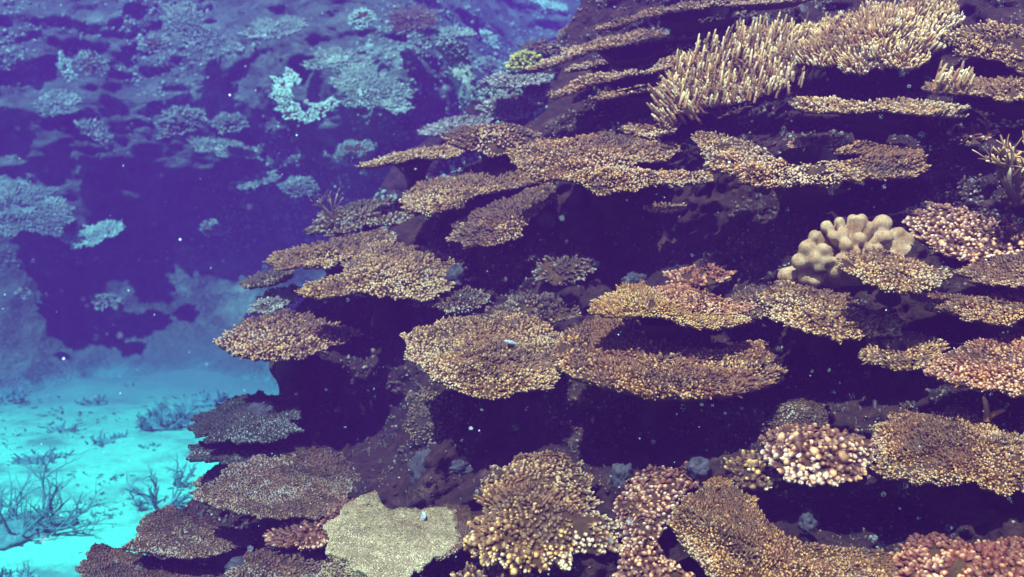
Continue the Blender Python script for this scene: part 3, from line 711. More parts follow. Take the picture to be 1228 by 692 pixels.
MID = [
 T(KC, 'yellow green rounded coral head glowing on the middle reef', [(608,82),(616,68),(632,64),(648,70),(650,80),(630,84)], 'green', beta=36, s=4, hk=.8, dome=.28, off=.25, group=GM),
 T(BC, 'small mauve bush just above the yellow green coral head', [(626,58),(638,50),(655,52),(660,60),(642,66),(630,64)], 'dim', beta=34, s=4.5, hk=1.4, dome=.1, off=.1, group=GM),
 T(BC, 'grey bush against the blue water at the edge of the stepped shelves', [(663,62),(672,40),(682,30),(692,45),(690,62),(675,70)], 'dim', beta=40, s=4.5, hk=1.4, dome=.1, off=.2, group=GM),
 T(TC, 'grey shelf coral below the yellow green head, pointed to the left', [(580,100),(595,90),(625,88),(650,84),(655,98),(630,104),(600,104)], 'blue', beta=20, s=4.2, off=.25, group=GM),
 T(BC, 'pale grey coral lump right of the grey shelf coral', [(628,110),(640,95),(652,88),(658,105),(650,125),(635,124)], 'blue', beta=45, s=4.6, hk=.9, off=.2, dome=.1, group=GM),
 T(TC, 'faint blue plate low on the middle reef above the bushy cushion', [(500,158),(530,146),(560,140),(590,143),(580,152),(545,158),(515,164)], 'blue', beta=22, s=4.2, off=.15, group=GM),
 T(BC, 'blue grey coral bank at the foot of the pale column', [(575,132),(590,118),(615,112),(640,122),(635,138),(600,145)], 'blue', beta=34, s=4.6, hk=1, off=.15, dome=.1, group=GM),
]
FAR = [
 T(TC, 'bright cyan plate alone on the far left wall', [(77,282),(90,276),(112,272),(122,265),(140,266),(145,278),(128,286),(112,295),(90,297)], 'far_bright', plate='plate_far', beta=32, off=.3),
 T(TC, 'broad faint ledge coral at the left edge above the bright cyan plate', [(-20,220),(20,215),(60,225),(80,245),(78,268),(50,280),(10,278),(-20,272)], 'far', plate='plate_far', beta=34, off=.15, dome=.05),
 T(KC, 'small cyan coral beside the blue gap, right of the bright plate', [(243,268),(255,262),(262,270),(274,276),(262,282),(246,282)], 'far', beta=40, off=.6),
 T(KC, 'faint round coral low on the far wall under the bright plate', [(108,358),(125,352),(144,358),(140,368),(118,371)], 'far', beta=40, off=.6, dome=.15),
 T(KC, 'tiny pale coral low at the left, near the edge of the sand', [(20,352),(28,346),(37,352),(30,359)], 'far', beta=45, off=.6, dome=.2),
 T(KC, 'rounded grey coral head in the middle of the far wall', [(188,152),(200,135),(222,128),(243,136),(247,150),(225,160),(200,162)], 'far', beta=45, off=.7, dome=.22),
 T(KC, 'pale knobbly head right of the rounded grey head', [(255,150),(268,137),(285,138),(297,150),(285,158),(265,160)], 'far', beta=45, off=.7, dome=.2),
 T(TC, 'thin pale ledge under the two rounded heads', [(225,170),(250,166),(280,170),(305,184),(300,190),(270,188),(240,180)], 'far', plate='plate_far', beta=24, off=.6),
 T(BC, 'bright slender coral standing upper left on the far wall', [(70,85),(73,62),(80,68),(84,82),(90,92),(80,95)], 'far_bright', beta=50, off=.7, hk=1.3),
 T(BC, 'faint rounded bush right of the slender bright coral', [(90,72),(105,62),(122,68),(130,82),(115,92),(98,88)], 'far', beta=45, off=.6, dome=.15),
 T(TC, 'pale ragged plate below the slender bright coral', [(42,128),(55,115),(75,108),(95,120),(88,135),(65,138),(48,140)], 'far', plate='plate_far', beta=36, off=.7),
 T(BC, 'small bright patch low in the upper left group', [(92,150),(105,142),(122,148),(132,162),(128,178),(115,170),(102,160)], 'far', beta=40, off=.7),
 T(TC, 'greenish plate cascade at the top left of centre', [(195,10),(215,3),(235,12),(240,32),(262,42),(240,55),(215,50),(198,30)], 'far', plate='plate_far', beta=42, off=.8),
 T(KC, 'pair of grey corals under the greenish plate cascade', [(170,52),(182,40),(200,45),(198,60),(182,66),(172,62)], 'far', beta=45, off=.7, dome=.15),
 T(TC, 'flat pale ledge hanging near the top, left of the ring of knobs', [(292,38),(310,27),(345,22),(368,30),(355,40),(320,46),(298,44)], 'far', plate='plate_far', beta=28, off=.8),
 T(BC, 'ring shaped bank of pale knobs on the far reef', [(328,118),(332,98),(348,86),(362,90),(352,102),(350,120),(362,130),(385,125),(400,118),(402,132),(380,143),(350,142),(334,132)], 'far_bright', beta=40, off=.9, hk=1.2),
 T(KC, 'bright speckled round head near the top centre left', [(420,24),(428,13),(440,12),(448,22),(440,32),(426,33)], 'far_bright', beta=48, off=1.0, dome=.2),
 T(TC, 'crest of pale plates under the speckled round head', [(370,78),(378,62),(400,58),(425,66),(440,70),(438,82),(410,86),(380,84)], 'far', plate='plate_far', beta=32, off=1.0),
 T(TC, 'large dim plate mass with a pale ledge above the blue gap', [(402,105),(410,85),(435,82),(470,92),(492,112),(485,128),(455,133),(420,130)], 'far', plate='plate_far', beta=36, off=1.0),
 T(BC, 'dull mauve bush on a shelf left of the pale column', [(466,28),(475,12),(500,8),(522,14),(528,28),(505,36),(480,36)], 'dim', beta=34, off=.9, hk=1.3),
 T(TC, 'thin shelf coral under the dull mauve bush', [(505,38),(530,34),(566,36),(568,42),(540,48),(515,46)], 'far', plate='plate_far', beta=18, off=1.0),
 T(TC, 'pale strip of coral along the very top of the blue gap', [(640,2),(660,0),(675,8),(682,14),(665,12),(648,8)], 'far_bright', plate='plate_far', beta=26, off=1.0),
 T(KC, 'faint blue bump beside the pale column top', [(574,42),(585,36),(596,48),(598,58),(586,54)], 'far_bright', beta=40, off=1.0),
 T(KC, 'faint blue lumps right of the pale column', [(572,76),(585,68),(598,74),(602,86),(585,90),(574,86)], 'far', beta=40, off=1.0, dome=.15),
 T(TC, 'dim plate low in the blue water right of the rounded heads', [(285,222),(300,210),(325,206),(335,214),(318,222),(295,226)], 'far', plate='plate_far', beta=28, off=.6),
 T(KC, 'faint head low between the far plates and the left stack', [(335,225),(350,212),(372,214),(380,228),(362,236),(345,234)], 'far', beta=40, off=.5, dome=.12),
 T(BC, 'faint coral bank beneath the large dim plate mass', [(400,190),(415,172),(440,168),(450,182),(435,195),(415,198)], 'far', beta=40, off=.6),
]
for sp_ in MID: sp_.setdefault('stalk', False); sp_['field'] = midD
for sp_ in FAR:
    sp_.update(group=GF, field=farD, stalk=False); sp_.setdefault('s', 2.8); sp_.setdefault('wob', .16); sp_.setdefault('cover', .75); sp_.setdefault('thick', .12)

def pushed(field, specs, px, py, grow_px=2.0, margin=0.03, **_):
    D = field(px, py); r = rays(px, py)
    lim = np.full(px.shape, -1e9)
    for s_ in specs:
        poly, c, d, u, v, n, Dc, P0 = placement(**s_)
        big = c + (poly - c) * (1 + grow_px / np.maximum(np.linalg.norm(poly - c, axis=1, keepdims=True), 5))
        inn = inside(big, px, py)
        if not inn.any(): continue
        Y = (P0 @ n) / (r[inn] @ n)
        lim[inn] = np.maximum(lim[inn], np.clip(Y, Dc * 0.7, Dc * 1.3) + margin)
    return D, lim

# ------------------------------------------------------------------ sand
SAND_Z = -1.58
xs = np.linspace(-20, 22, 260); ys = np.linspace(-1.5, 26, 220)
X, Y = np.meshgrid(xs, ys)
P = np.stack([X, Y, np.zeros_like(X)], -1)
Z = SAND_Z + 0.06 * np.clip((Y - 7.6) / 2.6, 0, 2) ** 1.3 + 0.05 * fbm(P * 0.7, 4, 3) + 0.02 * fbm(P * 3.0, 3, 5) + 0.012 * np.sin(X * 7 + 3 * vnoise(P * 0.8, 2) + Y * 5)
V = np.stack([X, Y, Z], -1).reshape(-1, 3)
w = len(xs); i, j = np.meshgrid(np.arange(w - 1), np.arange(len(ys) - 1)); a = (j * w + i).ravel()
sm, nt, b = new_mat('water_tinted_sand'); pos = geo_pos(nt)
c = ramp(nt, noise(nt, 2.0, 7, 0.72, pos), [(0.36, (0.04, 0.20, 0.18)), (0.52, (0.07, 0.48, 0.36))])  # turquoise cast of the water put into the sand colour
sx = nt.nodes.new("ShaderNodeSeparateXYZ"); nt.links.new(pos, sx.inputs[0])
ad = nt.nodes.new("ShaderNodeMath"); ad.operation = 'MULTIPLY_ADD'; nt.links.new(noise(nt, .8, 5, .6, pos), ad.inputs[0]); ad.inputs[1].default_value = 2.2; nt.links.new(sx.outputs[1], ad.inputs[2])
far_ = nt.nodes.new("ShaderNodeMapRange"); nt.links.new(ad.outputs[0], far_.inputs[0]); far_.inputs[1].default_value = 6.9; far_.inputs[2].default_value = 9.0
c = mix(nt, far_.outputs[0], c, (0.05, 0.15, 0.16))      # fade of the sand into blue distance, painted as colour
c = mix(nt, 1.0, c, ramp(nt, noise(nt, 30, 4, 0.7, pos), [(0.3, (0.8, 0.8, 0.8)), (0.6, (1, 1, 1))]), 'MULTIPLY')
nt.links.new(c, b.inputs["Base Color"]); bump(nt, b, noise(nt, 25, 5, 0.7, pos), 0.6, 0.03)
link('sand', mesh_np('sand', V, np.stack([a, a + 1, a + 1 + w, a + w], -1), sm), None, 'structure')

# ------------------------------------------------------------------ near reef rock
def left_px(py):
    return np.interp(py, [-140, 0, 30, 60, 100, 130, 170, 200, 240, 262, 300, 345, 375, 430, 470, 500, 530, 560, 600, 650, 692, 780, 900, 1300],
                         [700, 692, 684, 668, 668, 655, 610, 560, 510, 480, 440, 372, 350, 326, 328, 322, 300, 272, 232, 190, 160, 100, 40, -150])
rows = np.concatenate([np.arange(-130, 760, 3.5), np.linspace(764, 1350, 60)])
ncol = 330; nside = 26
PX = np.zeros((len(rows), ncol)); 
for k, py in enumerate(rows): PX[k] = np.linspace(left_px(py) + 3 * math.sin(py * .11) + 5 * vnoise(np.array([py * .05, 1., 2.])), 1620, ncol)
PY = np.repeat(rows[:, None], ncol, 1)
D, lim = pushed(rockD, SPECS, PX, PY)
D = np.maximum(D, 1.05)
W0 = at(PX, PY, D)
nz = 0.13 * billow(W0 * 2.6, 3, 11) + 0.055 * fbm(W0 * 8, 4, 12) + 0.04 * billow(W0 * 15, 2, 13) + 0.022 * fbm(W0 * 38, 3, 14)
edge = np.clip((PX - PX[:, :1]) / 40, 0, 1)
# caves and hollows
for (hx, hy, sx, sy, dp) in [(430, 500, 60, 60, .55), (430, 400, 70, 30, .4), (760, 300, 110, 40, .30), (1050, 240, 90, 22, .25), (760, 520, 110, 28, .28),
                             (1050, 620, 90, 26, .28), (1000, 155, 120, 10, .2), (800, 130, 80, 14, .25), (990, 450, 60, 30, .3), (1130, 400, 80, 12, .2), (1090, 105, 80, 12, .2)]:
    nz = nz - dp * np.exp(-((PX - hx) / sx) ** 2 - ((PY - hy) / sy) ** 2)
nz = nz + 0.10 * np.exp(-((PX - 520) / 26) ** 2 - ((PY - 540) / 60) ** 2)       # blue grey pillar beside the cave
D = D - (nz * np.clip(edge, .25, 1) - 0.03)
D = np.maximum(D, lim); D = np.maximum(D, 0.95)
W = at(PX, PY, D)
left = []
for k in range(nside, 0, -1):
    q = W[:, 0].copy(); q[:, 1] += 0.10 * k + 0.02 * k * k * 0.3; q[:, 0] += 0.05 * k + 0.05 * fbm(q * 3, 3, 31) * min(1, k / 4)
    q[:, 2] += 0.03 * fbm(q * 5, 2, 33) * min(1, k / 3)
    left.append(q)
W = np.concatenate([np.stack(left, 1), W], 1)
top = [];                                                     # the top of the reef runs back from its crest
for k in range(8, 0, -1):
    q = W[0].copy(); q[:, 1] += 0.3 * k; q[:, 2] += 0.02 * k + 0.05 * fbm(q * 3, 3, 8); top.append(q)
W = np.concatenate([np.stack(top, 0), W], 0)
h_, w_ = W.shape[:2]; i, j = np.meshgrid(np.arange(w_ - 1), np.arange(h_ - 1)); a = (j * w_ + i).ravel()
link('reef_rock', mesh_np('reef_rock', W.reshape(-1, 3), np.stack([a, a + w_, a + 1 + w_, a + 1], -1), M['rock']), None, 'structure')

def growth(name, W, n, sz, mat, thr, freq, seed, ymax=1e9, h=(1.0, 2.4)):
    N = norm(np.cross(np.gradient(W, axis=1), np.gradient(W, axis=0)))
    c_ = norm(-W); N = N * np.sign((N * c_).sum(-1, keepdims=True) + 1e-9)
    i = rng.integers(1, W.shape[0] - 1, n * 3); j = rng.integers(1, W.shape[1] - 1, n * 3)
    f = rng.random((n * 3, 1)); P = W[i, j] * f + W[i + 1, j] * (1 - f); f = rng.random((n * 3, 1)); P = P * f + (1 - f) * (W[i, j - 1] * .5 + P * .5)
    k = (fbm(P * freq, 3, seed) + rng.normal(0, .08, len(P)) > thr) & (P[:, 2] > (-.55 if 'far' in name else -9))
    P = P[k][:n]; Nn = N[i, j][k][:n]; m = len(P)
    r_ = sz * P[:, 1] / FPX * np.exp(rng.normal(0, .35, m))
    link(name, knobs_mesh(name, P - Nn * r_[:, None] * .3, norm(Nn + rng.normal(0, .35, (m, 3)) + [0, 0, .25]), r_, r_ * rng.uniform(*h, m), M[mat], 4), None, 'stuff')
growth('reef_turf', W[8:, nside:], 30000, 1.9, 'turf', -.08, 5.0, 71)

# ------------------------------------------------------------------ middle and far reef rock
def sheet(name, pxs_of_row, rows, field, specs, amp, freq, mat, top_back=1.0, margin=.08, side=0, seed=40, fold=None):
    PX = np.stack([pxs_of_row(py) for py in rows]); PY = np.repeat(rows[:, None], PX.shape[1], 1)
    D, lim = pushed(field, specs, PX, PY, margin=margin)
    W0 = at(PX, PY, D)
    S = W0 * np.array([freq, freq, freq * 1.7])
    nz = amp * (0.6 * billow(S, 4, seed) + 0.5 * fbm(S * 0.45, 2, seed + 3) + 0.22 * fbm(S * 3.5, 4, seed + 5) + 0.10 * billow(S * 7, 3, seed + 6))
    e = np.ones_like(PX)
    if side: e = np.clip((PX - PX[:, :1]) / side, 0.15, 1)
    if not side: e = np.clip((330 - PY) / 150, 0.10, 1)
    D = np.maximum(D - nz * e, lim)
    W = at(PX, PY, D)
    if side:
        L = []
        for k in range(10, 0, -1):
            q = W[:, 0].copy(); q[:, 1] += 0.25 * k; q[:, 0] += 0.12 * k; L.append(q)
        W = np.concatenate([np.stack(L, 1), W], 1)
    t_ = []
    for k in range(5, 0, -1):
        q = W[0].copy(); q[:, 1] += top_back * k; q[:, 2] += 0.01 * k; t_.append(q)
    W = np.concatenate([np.stack(t_, 0), W], 0)
    h_, w_ = W.shape[:2]; i, j = np.meshgrid(np.arange(w_ - 1), np.arange(h_ - 1)); a = (j * w_ + i).ravel()
    link(name, mesh_np(name, W.reshape(-1, 3), np.stack([a, a + w_, a + 1 + w_, a + 1], -1), mat), None, 'structure')
    return W
mid_left = lambda py: np.interp(py, [55, 70, 85, 100, 130, 160, 200, 250, 300, 420], [640, 612, 600, 580, 560, 520, 470, 440, 420, 400])
MW = sheet('middle_reef', lambda py: np.linspace(mid_left(py), 900, 130), np.arange(62, 420, 3.5), midD, MID, .28, 2.2, M['rock'], .3, .04, 30, 60)
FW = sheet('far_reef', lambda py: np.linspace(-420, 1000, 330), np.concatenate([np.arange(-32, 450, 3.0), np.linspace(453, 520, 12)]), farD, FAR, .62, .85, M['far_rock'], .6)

growth('middle_reef_growth', MW[5:], 5000, 2.2, 'far_turf', -.1, 4.0, 78, h=(.8, 2.0))
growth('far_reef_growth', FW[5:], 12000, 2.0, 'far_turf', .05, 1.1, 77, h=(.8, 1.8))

# ------------------------------------------------------------------ build the corals
BUILT = []
for s_ in SPECS + MID + FAR: BUILT.append(coral(**s_))

# far column of pale rock
def column(name, label, p_top, p_bot, D, r):
    a = at(p_top[0], p_top[1], D); b_ = at(p_bot[0], p_bot[1], D + .15); root = thing(name, label, 'coral column', b_)
    n = 40; ns = 26; V = []; F = []
    for i in range(n):
        f = i / (n - 1); c_ = b_ + (a - b_) * f
        rr = r * (1.1 - .25 * f + .35 * max(0, f - .85) / .15)
        for k in range(ns):
            w = 6.2832 * k / ns; V.append(c_ + np.array([math.cos(w), math.sin(w) * .8, 0]) * rr)
    V.append(a + [0, 0, r * .35]); V = np.array(V); V[:, :2] += (fbm(V * 3.0, 4, 4)[:, None] * r * .9) * norm(V[:, :2] - np.array([(a + b_)[:2] / 2])); V[:, 0] += .12 * np.sin(V[:, 2] * 3)
    V = V + fbm(V * 9, 3, 9)[:, None] * r * .25
    F4 = [(i * ns + k, i * ns + (k + 1) % ns, (i + 1) * ns + (k + 1) % ns, (i + 1) * ns + k) for i in range(n - 1) for k in range(ns)]
    F3 = [((n - 1) * ns + k, (n - 1) * ns + (k + 1) % ns, n * ns) for k in range(ns)]
    link('shaft', mesh_np('shaft', V - b_, [np.array(F4), np.array(F3)], M['column']), root)
    P = V[(np.abs(V[:, 2] - a[2]) < r * 1.3) | (rng.random(len(V)) < .25)]
    Dd = norm(rng.normal(0, .6, P.shape) + [0, -.5, .6]); m = len(P)
    link('branchlet_cover', knobs_mesh('branchlet_cover', P - b_, Dd, rng.uniform(.008, .016, m), rng.uniform(.015, .04, m), M['far']), root, 'stuff')
column('coral_column', 'pale upright coral column rising in the blue gap', (549, 55), (556, 165), 6.5, .085)

# ------------------------------------------------------------------ finger thicket (upright pale fingers)
def fingers(name, label, poly, spots, length, rad_px, D, mat, tilt=0.12, group=None, nmax=300):
    poly = np.asarray(poly, float); c_ = poly.mean(0); base = at(c_[0], poly[:, 1].max(), D)
    root = thing(name, label, 'coral', base, group)
    tm = []
    for q in range(8):
        k = rng.uniform(-.06, .06, 2); path = [np.array([k[0] * math.sin(z * 3 + q), k[1] * math.sin(z * 2.4), z]) for z in np.linspace(0, 1, 7)]
        tb = [tube(path, [.10, .105, .10, .092, .085, .075, .05], 7)]
        for _ in range(int(rng.integers(1, 4))):
            z = rng.uniform(.35, .8); i = int(z * 6); dd = norm(np.array([rng.normal(0, 1), rng.normal(0, 1), .9]))
            tb.append(tube([path[i] + dd * t_ for t_ in np.linspace(0, .2, 3)], [.07, .065, .045], 6))
        me = join_tubes('finger', tb, M[mat]); tm.append(me)
    for (px, py, ln, dD) in spots[:nmax]:
        o = link('finger', tm[int(rng.integers(8))], root); Dd = D + dD
        p = at(px, py, Dd); o.location = tuple(p - base); L = ln * Dd / FPX
        o.scale = (rad_px * Dd / FPX / .1 * rng.uniform(.8, 1.2),) * 2 + (L,)
        d_ = Vector((tilt + rng.normal(0, .10), rng.normal(-.12, .12), 1)).normalized()
        o.rotation_euler = (d_.to_track_quat('Z', 'Y').to_matrix() @ __import__('mathutils').Matrix.Rotation(rng.uniform(0, 6.28), 3, 'Z')).to_euler()
    return root
thick = [(800,84),(812,66),(831,49),(852,37),(880,30),(905,24),(946,17),(985,15),(1010,20),(1000,50),(985,80),(960,96),(935,108),(905,112),(870,112),(840,120),(812,122)]
spots = []
tp = np.array(thick, float)
while len(spots) < 290:
    x = rng.uniform(798, 1010); y = rng.uniform(20, 125)
    if inside(tp, np.array([x]), np.array([y]))[0]:
        spots.append((x, y + 12, rng.uniform(10, 22), (125 - y) / 105 * .42 - .30))
D0 = float(rockD(900, 70)) - .22
coral(TC, 'dense bed of short cream fingers filling in between the tallest fingers', 'coral', [(800,96),(812,76),(835,58),(860,46),(905,34),(946,28),(1000,30),(1000,80),(960,98),(930,112),(880,124),(835,134),(806,128)], 'finger', beta=38, s=4.9, hk=3.0, kr=.36, D=D0 + .04, up=1.0, lean=.4)
fingers('finger_coral', 'tall thicket of upright cream fingers on the upper right reef', thick, spots, 26, 1.6, D0, 'finger', .14)
spots = [(rng.uniform(790, 850), rng.uniform(112, 150), rng.uniform(12, 24), rng.uniform(-.1, .1)) for _ in range(70)]
fingers('finger_coral', 'small clump of pale fingers leaning left under the tall thicket', [(790,110),(850,110),(850,150),(790,150)], spots, 20, 1.7, D0 - .05, 'finger', -.8)
spots = [(rng.uniform(1118, 1160), rng.uniform(96, 112), rng.uniform(14, 24), rng.uniform(-.06, .06)) for _ in range(45)]
fingers('finger_coral', 'bright white and yellow finger tuft near the right edge', [(1118,85),(1160,85),(1160,110),(1118,110)], spots, 18, 1.9, float(rockD(1140, 100)) - .38, 'finger', .45)
# dark twisted branches hanging under the thicket
for (px, py, lab, ang) in [(868, 132, 'twisted brown branches hanging under the left of the finger thicket', 1.0), (918, 125, 'twisted brown branches hanging under the right of the finger thicket', .8)]:
    Dd = D0 + .02
    branching('twisted_branch_coral', lab, 'coral', at(px, py, Dd), [norm([x_, -.5, -.25]) for x_ in (-1, -.5, 0, .5, 1, .2)], .10, .0065, 2, 'brown', upb=.3)

# antler shaped coral at the right edge
Dr = float(rockD(1210, 215)) - .22
branching('antler_coral', 'thick antler shaped coral at the right edge, pale branch tips', 'coral', at(1215, 240, Dr),
          [norm(d_) for d_ in ([-.9, -.2, .75], [-.45, -.2, 1], [0.1, -.2, 1], [.5, -.1, .9], [-1, -.3, .35], [.9, 0, .5])], .125, .0115, 2, 'tan', upb=.35, kids=(2, 4))
# lone upright stubs at the right, behind the big golden table
Ds = float(rockD(1200, 500)) - .15
branching('stub_coral', 'two short yellowish stubs standing behind the big golden brown table', 'coral', at(1190, 505, Ds), [[-.1, 0, 1], [.9, 0, 1.1]], .045, .008, 0, 'yellow')
branching('wispy_coral', 'wispy grey twigs reaching up into the water above the left stack', 'coral', at(400, 262, 3.7),
          [norm(d_) for d_ in ([-.6, 0, .8], [-.2, 0, 1], [.3, 0, .9], [-.9, 0, .4])], .10, .005, 2, 'dim', upb=.3)

# ------------------------------------------------------------------ smooth lobed coral
Dl = float(rockD(1010, 300)) - .22
lb = at(1010, 335, Dl + .05)
root = thing('lobed_coral', 'smooth rounded cream and orange lobed coral on the right', 'coral', lb)
pxm = Dl / FPX
LOB = [(320,230,62,1.2,0),(420,150,60,1.2,30),(520,110,52,1.3,20),(620,90,50,1,0),(700,90,52,1,0),(870,125,88,1,0),(880,235,66,1.9,0),(1060,260,78,1,0),
       (680,250,66,1,0),(570,300,66,1,0),(470,230,56,1,0),(255,320,72,1.1,30),(200,430,80,1,20),(90,545,82,.9,30),(400,335,58,1.5,-30),(560,430,90,1.1,0),
       (480,510,66,1,0),(640,450,56,1.2,0),(760,330,58,1,0),(940,380,60,1,0),(1075,350,66,1,0),(350,480,54,1.1,0),(240,560,70,1.2,0),(775,150,52,.9,0),
       (550,200,58,1,0),(320,410,66,1,0),(640,360,62,1,0),(1000,200,62,.8,0),(420,420,52,1,0),(740,420,56,1,0),(150,620,66,1.3,0),(830,330,56,1,0),(330,590,60,1.2,0)]
cen = np.array([0.0, 0.0, 0.0]); oc = at(1014, 312, Dl + .10)
SP = [(np.array([0, .02, 0]), 44 * pxm), (np.array([30 * pxm, .01, 6 * pxm]), 38 * pxm), (np.array([-36 * pxm, .01, -14 * pxm]), 30 * pxm)]
for k, (lx, ly, lr, asp, rt) in enumerate(LOB):
    px = 930 + lx / 6.78; py = 250 + ly / 6.78; rr = lr / 6.78 * pxm * .93
    ex, ey = (px - 1012) / 80, (py - 305) / 52
    dd = -.10 * math.sqrt(max(0, 1 - min(1, ex * ex + ey * ey))) + .075 + rng.uniform(-.012, .006)
    p = at(px, py, Dl + dd) - oc
    if abs(asp - 1) > .35:                       # worm shaped lobe: two merged knobs
        ax = np.array([math.cos(R(rt)), 0, math.sin(R(rt))]) if asp > 1 else np.array([0.1, 0, 1.0])
        e_ = rr * (.6 if asp > 1.5 else .35)
        SP += [(p + ax * e_, rr * .8), (p - ax * e_, rr * .85), (p, rr * .82)]
    else: SP.append((p, rr))
import bmesh
bm = bmesh.new(); bmesh.ops.create_icosphere(bm, subdivisions=6, radius=1.0)
me = bpy.data.meshes.new('body'); bm.to_mesh(me); bm.free()
V = np.zeros(len(me.vertices) * 3, np.float32); me.vertices.foreach_get("co", V); V = norm(V.reshape(-1, 3).astype(float))
tt = np.full(len(V), 100 * pxm); kk = 1.6 * pxm
CS = np.array([q[0] for q in SP]); RS = np.array([q[1] for q in SP])
for _ in range(60):
    q = V * tt[:, None]; dsf = np.linalg.norm(q[:, None] - CS[None], axis=-1) - RS[None]
    mn = dsf.min(1); sdf = mn - kk * np.log(np.exp(-(dsf - mn[:, None]) / kk).sum(1)) + kk * .3
    tt = np.maximum(tt - sdf * .7, 2 * pxm)
Vp = V * tt[:, None]; Vp = Vp + V * (fbm(Vp / pxm * .09, 3, 5)[:, None] * 1.6 * pxm + fbm(Vp / pxm * .5, 2, 8)[:, None] * .3 * pxm)
Vp = Vp + (oc - lb)
me.vertices.foreach_set("co", Vp.astype(np.float32).ravel()); me.polygons.foreach_set("use_smooth", np.ones(len(me.polygons), bool))
me.materials.append(M['lobe']); me.update(); link('body', me, root)

# ------------------------------------------------------------------ small things lying about
def fragment(label, px, py, D, sx, sy, ang, mat='fragment', name='coral_fragment', cat='coral rubble', seed=1):
    o = blob(name, at(px, py, D), (sx, sy * .8, sy), mat, None, seed, .4, 1.4, 3, rot=(0.2, R(ang), R(20)), label=label, cat=cat)
    return o
b1 = BUILT[[s_['label'].startswith('broad tan') for s_ in SPECS].index(True)]
b2 = BUILT[[s_['label'].startswith('pale cream and green') for s_ in SPECS].index(True)]
def onplate(b_, px, py):
    r = rays(px, py); return float((b_['P0'] @ b_['n']) / (r @ b_['n']))
fragment('pale grey broken fragment lying on the broad tan centre plate', 613, 411, onplate(b1, 613, 411) - .02, .022, .007, 18, seed=4)
fragment('light blue white chip standing on the pale cream and green plate', 508, 620, onplate(b2, 508, 620) - .015, .007, .013, 18, seed=6)
def boulder(label, px, py, rx, ry, off, mat='boulder', seed=1):
    D = float(rockD(px, py)) - off; k = D / FPX
    blob('boulder', at(px, py, D), (rx * k, (rx + ry) / 2 * k, ry * k), mat, None, seed, .5, 1.7, 4, label=label, cat='rock')
boulder('smooth pale boulder at the bottom left between brown plates', 290, 683, 20, 14, .20, seed=2)
boulder('small grey rock perched behind the yellowish crescent plate', 760, 337, 15, 10, .14, seed=3)
boulder('purple grey lump above the yellow sprig at lower right', 838, 562, 14, 12, .12, seed=5)
boulder('blue grey rock lit dimly beside the cave at centre left', 512, 568, 22, 26, .06, seed=7)
boulder('second blue grey rock, smaller, just right of the cave pillar', 545, 560, 20, 10, .06, seed=8)
boulder('pale blue stone under the right end of the large tan plate', 547, 332, 12, 13, .10, seed=9)
boulder('pointed blue grey stone jutting behind the toothed dark plate', 315, 495, 24, 14, .10, seed=12)
boulder('grey rock in the dark hollow left of the pinkish bush', 745, 572, 13, 16, .04, seed=14)
boulder('faint blue stone in the dark gap beneath the pink and white cluster', 968, 628, 10, 12, .04, seed=15)
boulder('small pale stone next to the thin grey plate under the left stack', 655, 262, 12, 9, .06, seed=16)

# ------------------------------------------------------------------ thickets and rubble on the sand
def sand_at(px, py):
    r = rays(px, py); t = SAND_Z / r[2]; return r * t
M['thicket'] = skin_mat('thicket_branch', (0.03, 0.18, 0.20), (0.07, 0.30, 0.32), None, 20)
M['thicket_base'] = skin_mat('rubble_mound', (0.03, 0.18, 0.19), (0.08, 0.32, 0.31), (0.15, 0.5, 0.42), 9, 60, .02)
GS = 'branching coral thickets on the sand'
def thicket(label, px, py, w_px, h_px, nb, ln, r, lv, mound=True, sprawl=.9):
    p = sand_at(px, py); k = p[1] / FPX
    root = thing('staghorn_coral', label, 'branching coral', p, GS)
    if mound:
        blob('mound', (0, 0, -.02), (w_px * k * .5, w_px * k * .5, h_px * k * .22), 'thicket_base', root, int(px), .45, 2.2, 4)
    for i in range(nb):
        a = rng.uniform(0, 6.283); e = rng.uniform(.15, 1.2); o = []
        q = np.array([math.cos(a), math.sin(a) * 1.0, 0]) * w_px * k * rng.uniform(.05, .42)
        d = [math.cos(a) * sprawl, math.sin(a) * sprawl, e]
        grow(q, d, ln * h_px * k * rng.uniform(.6, 1.1), r * k * rng.uniform(.8, 1.2), lv, o, .55, .5, .18)
        link('branch', join_tubes('branch', o, M['thicket']), root)
thicket('large dark staghorn thicket at the left edge, tall thin branches', 25, 640, 120, 75, 40, .85, 1.9, 2, True, .75)
thicket('staghorn branches leaning out beside the reef foot at lower centre left', 192, 610, 46, 46, 9, .9, 3.0, 2, False)
thicket('short staghorn sprays near the toothed dark plate', 208, 580, 30, 34, 7, .8, 2.0, 2, False)
thicket('broad dark thicket patch in the middle distance of the sand', 205, 507, 92, 34, 46, .6, 2.0, 2)
thicket('ragged thicket patch right behind the broad dark thicket', 255, 482, 40, 24, 18, .6, 1.6, 1)
thicket('low dark wedge of rubble and twigs at left on the sand', 50, 550, 70, 22, 24, .5, 1.5, 1)
thicket('small dark twigs joined to the rubble wedge, a little farther', 75, 518, 34, 20, 14, .55, 1.4, 1)
thicket('faint twiggy patch left of the broad dark thicket', 110, 482, 34, 14, 14, .6, 1.3, 1)
thicket('dark clump cut by the left edge, far across the sand', 6, 480, 40, 24, 18, .6, 1.8, 1)
thicket('thin scattered twigs between rubble wedge and broad thicket', 130, 530, 54, 18, 20, .6, 1.3, 1)
thicket('loose branch litter in front of the broad dark thicket', 180, 538, 34, 12, 12, .6, 1.4, 1)
thicket('tiny dark tuft alone on bright sand', 134, 574, 9, 9, 6, .6, 1.2, 1)
thicket('dark corner thicket at the very bottom left', 10, 705, 70, 30, 22, .6, 2.2, 2)
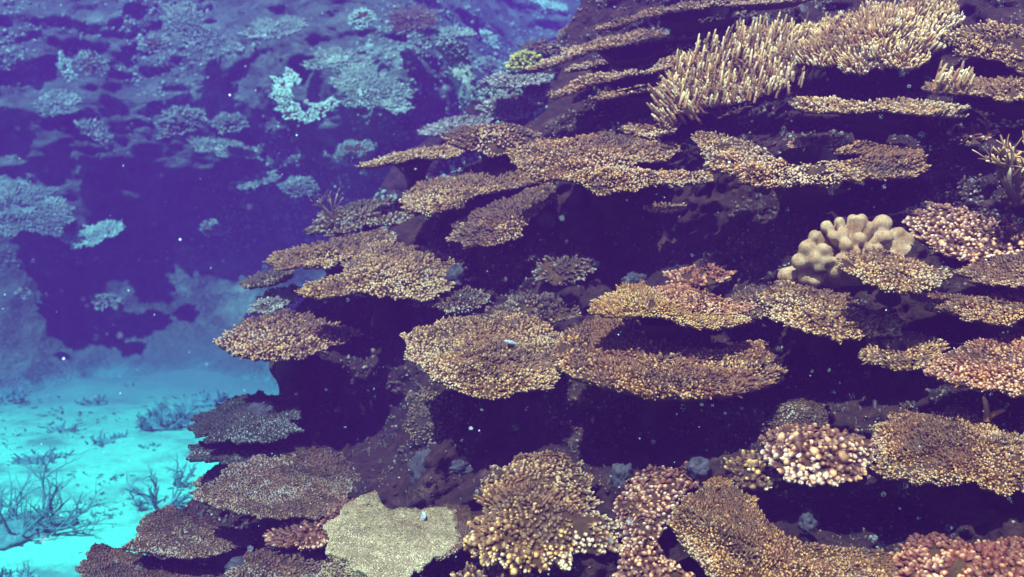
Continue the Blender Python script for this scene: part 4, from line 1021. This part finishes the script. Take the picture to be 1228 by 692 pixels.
thicket('low litter of broken branches between the left thicket and the reef', 120, 625, 60, 14, 14, .7, 1.3, 1, False, 1.6)
thicket('faint litter streak near the far edge of the sand', 165, 462, 30, 8, 9, .6, 1.1, 1)
# loose rubble (more bits than anybody could count)
n = 2200; pxs = rng.uniform(-100, 340, n); pys = 440 + 280 * rng.random(n) ** 1.3
P = np.array([sand_at(a_, b_) for a_, b_ in zip(pxs, pys)]); cl = fbm(P * [1.1, 1.1, 0] + 5, 3, 2); keep = cl > .02
P = P[keep]; m = len(P); P[:, 2] += .005
rd = P[:, 1] / FPX
link('sand_rubble', knobs_mesh('sand_rubble', P, norm(rng.normal(0, 1, (m, 3)) * [1, 1, .15]), rd * rng.uniform(.5, 1.3, m), rd * rng.uniform(2, 9, m), M['thicket_base'], 5), None, 'stuff')

# ------------------------------------------------------------------ drifting specks
V, Tt, F4, F3 = knob_template(5, False)
n = 620; px = rng.uniform(-20, 1250, n); py = rng.uniform(-15, 705, n); Dd = rng.uniform(.55, 1.5, n) ** 1.0
P = at(px, py, Dd); k = Dd / FPX * np.where(rng.random(n) < .03, 1.0, .22 + .35 * rng.random(n) ** 2)
fm, nt, b = new_mat('drifting_speck'); b.inputs["Base Color"].default_value = (.95, .95, .95, 1)
M['speck'] = fm
link('drifting_specks', knobs_mesh('drifting_specks', P, norm(rng.normal(0, 1, (n, 3))), k, k * 2, fm, 5, True), None, 'stuff')

# ------------------------------------------------------------------ water
ztop_ = max(float(FW[..., 2].max()), 2.0) + .12
lo = np.array([-21.0, -2.0, SAND_Z - 1.2]); hi = np.array([23.0, 27.0, ztop_ + .1])
V = np.array([(x, y, z) for z in (lo[2], hi[2]) for y in (lo[1], hi[1]) for x in (lo[0], hi[0])])
F = np.array([(0, 2, 3, 1), (4, 5, 7, 6), (0, 1, 5, 4), (2, 6, 7, 3), (0, 4, 6, 2), (1, 3, 7, 5)])
hm = bpy.data.materials.new('water_haze'); hm.use_nodes = True; nt = hm.node_tree; nt.nodes.clear()
pv = nt.nodes.new("ShaderNodeVolumePrincipled"); ho = nt.nodes.new("ShaderNodeOutputMaterial"); nt.links.new(pv.outputs[0], ho.inputs["Volume"])
pv.inputs["Density"].default_value = HAZE['density']; pv.inputs["Color"].default_value = (*HAZE['color'], 1)
pv.inputs["Absorption Color"].default_value = (*HAZE['absorb'], 1); pv.inputs["Anisotropy"].default_value = HAZE['aniso']
link('haze', mesh_np('haze', V, F, hm, False), None, 'stuff')
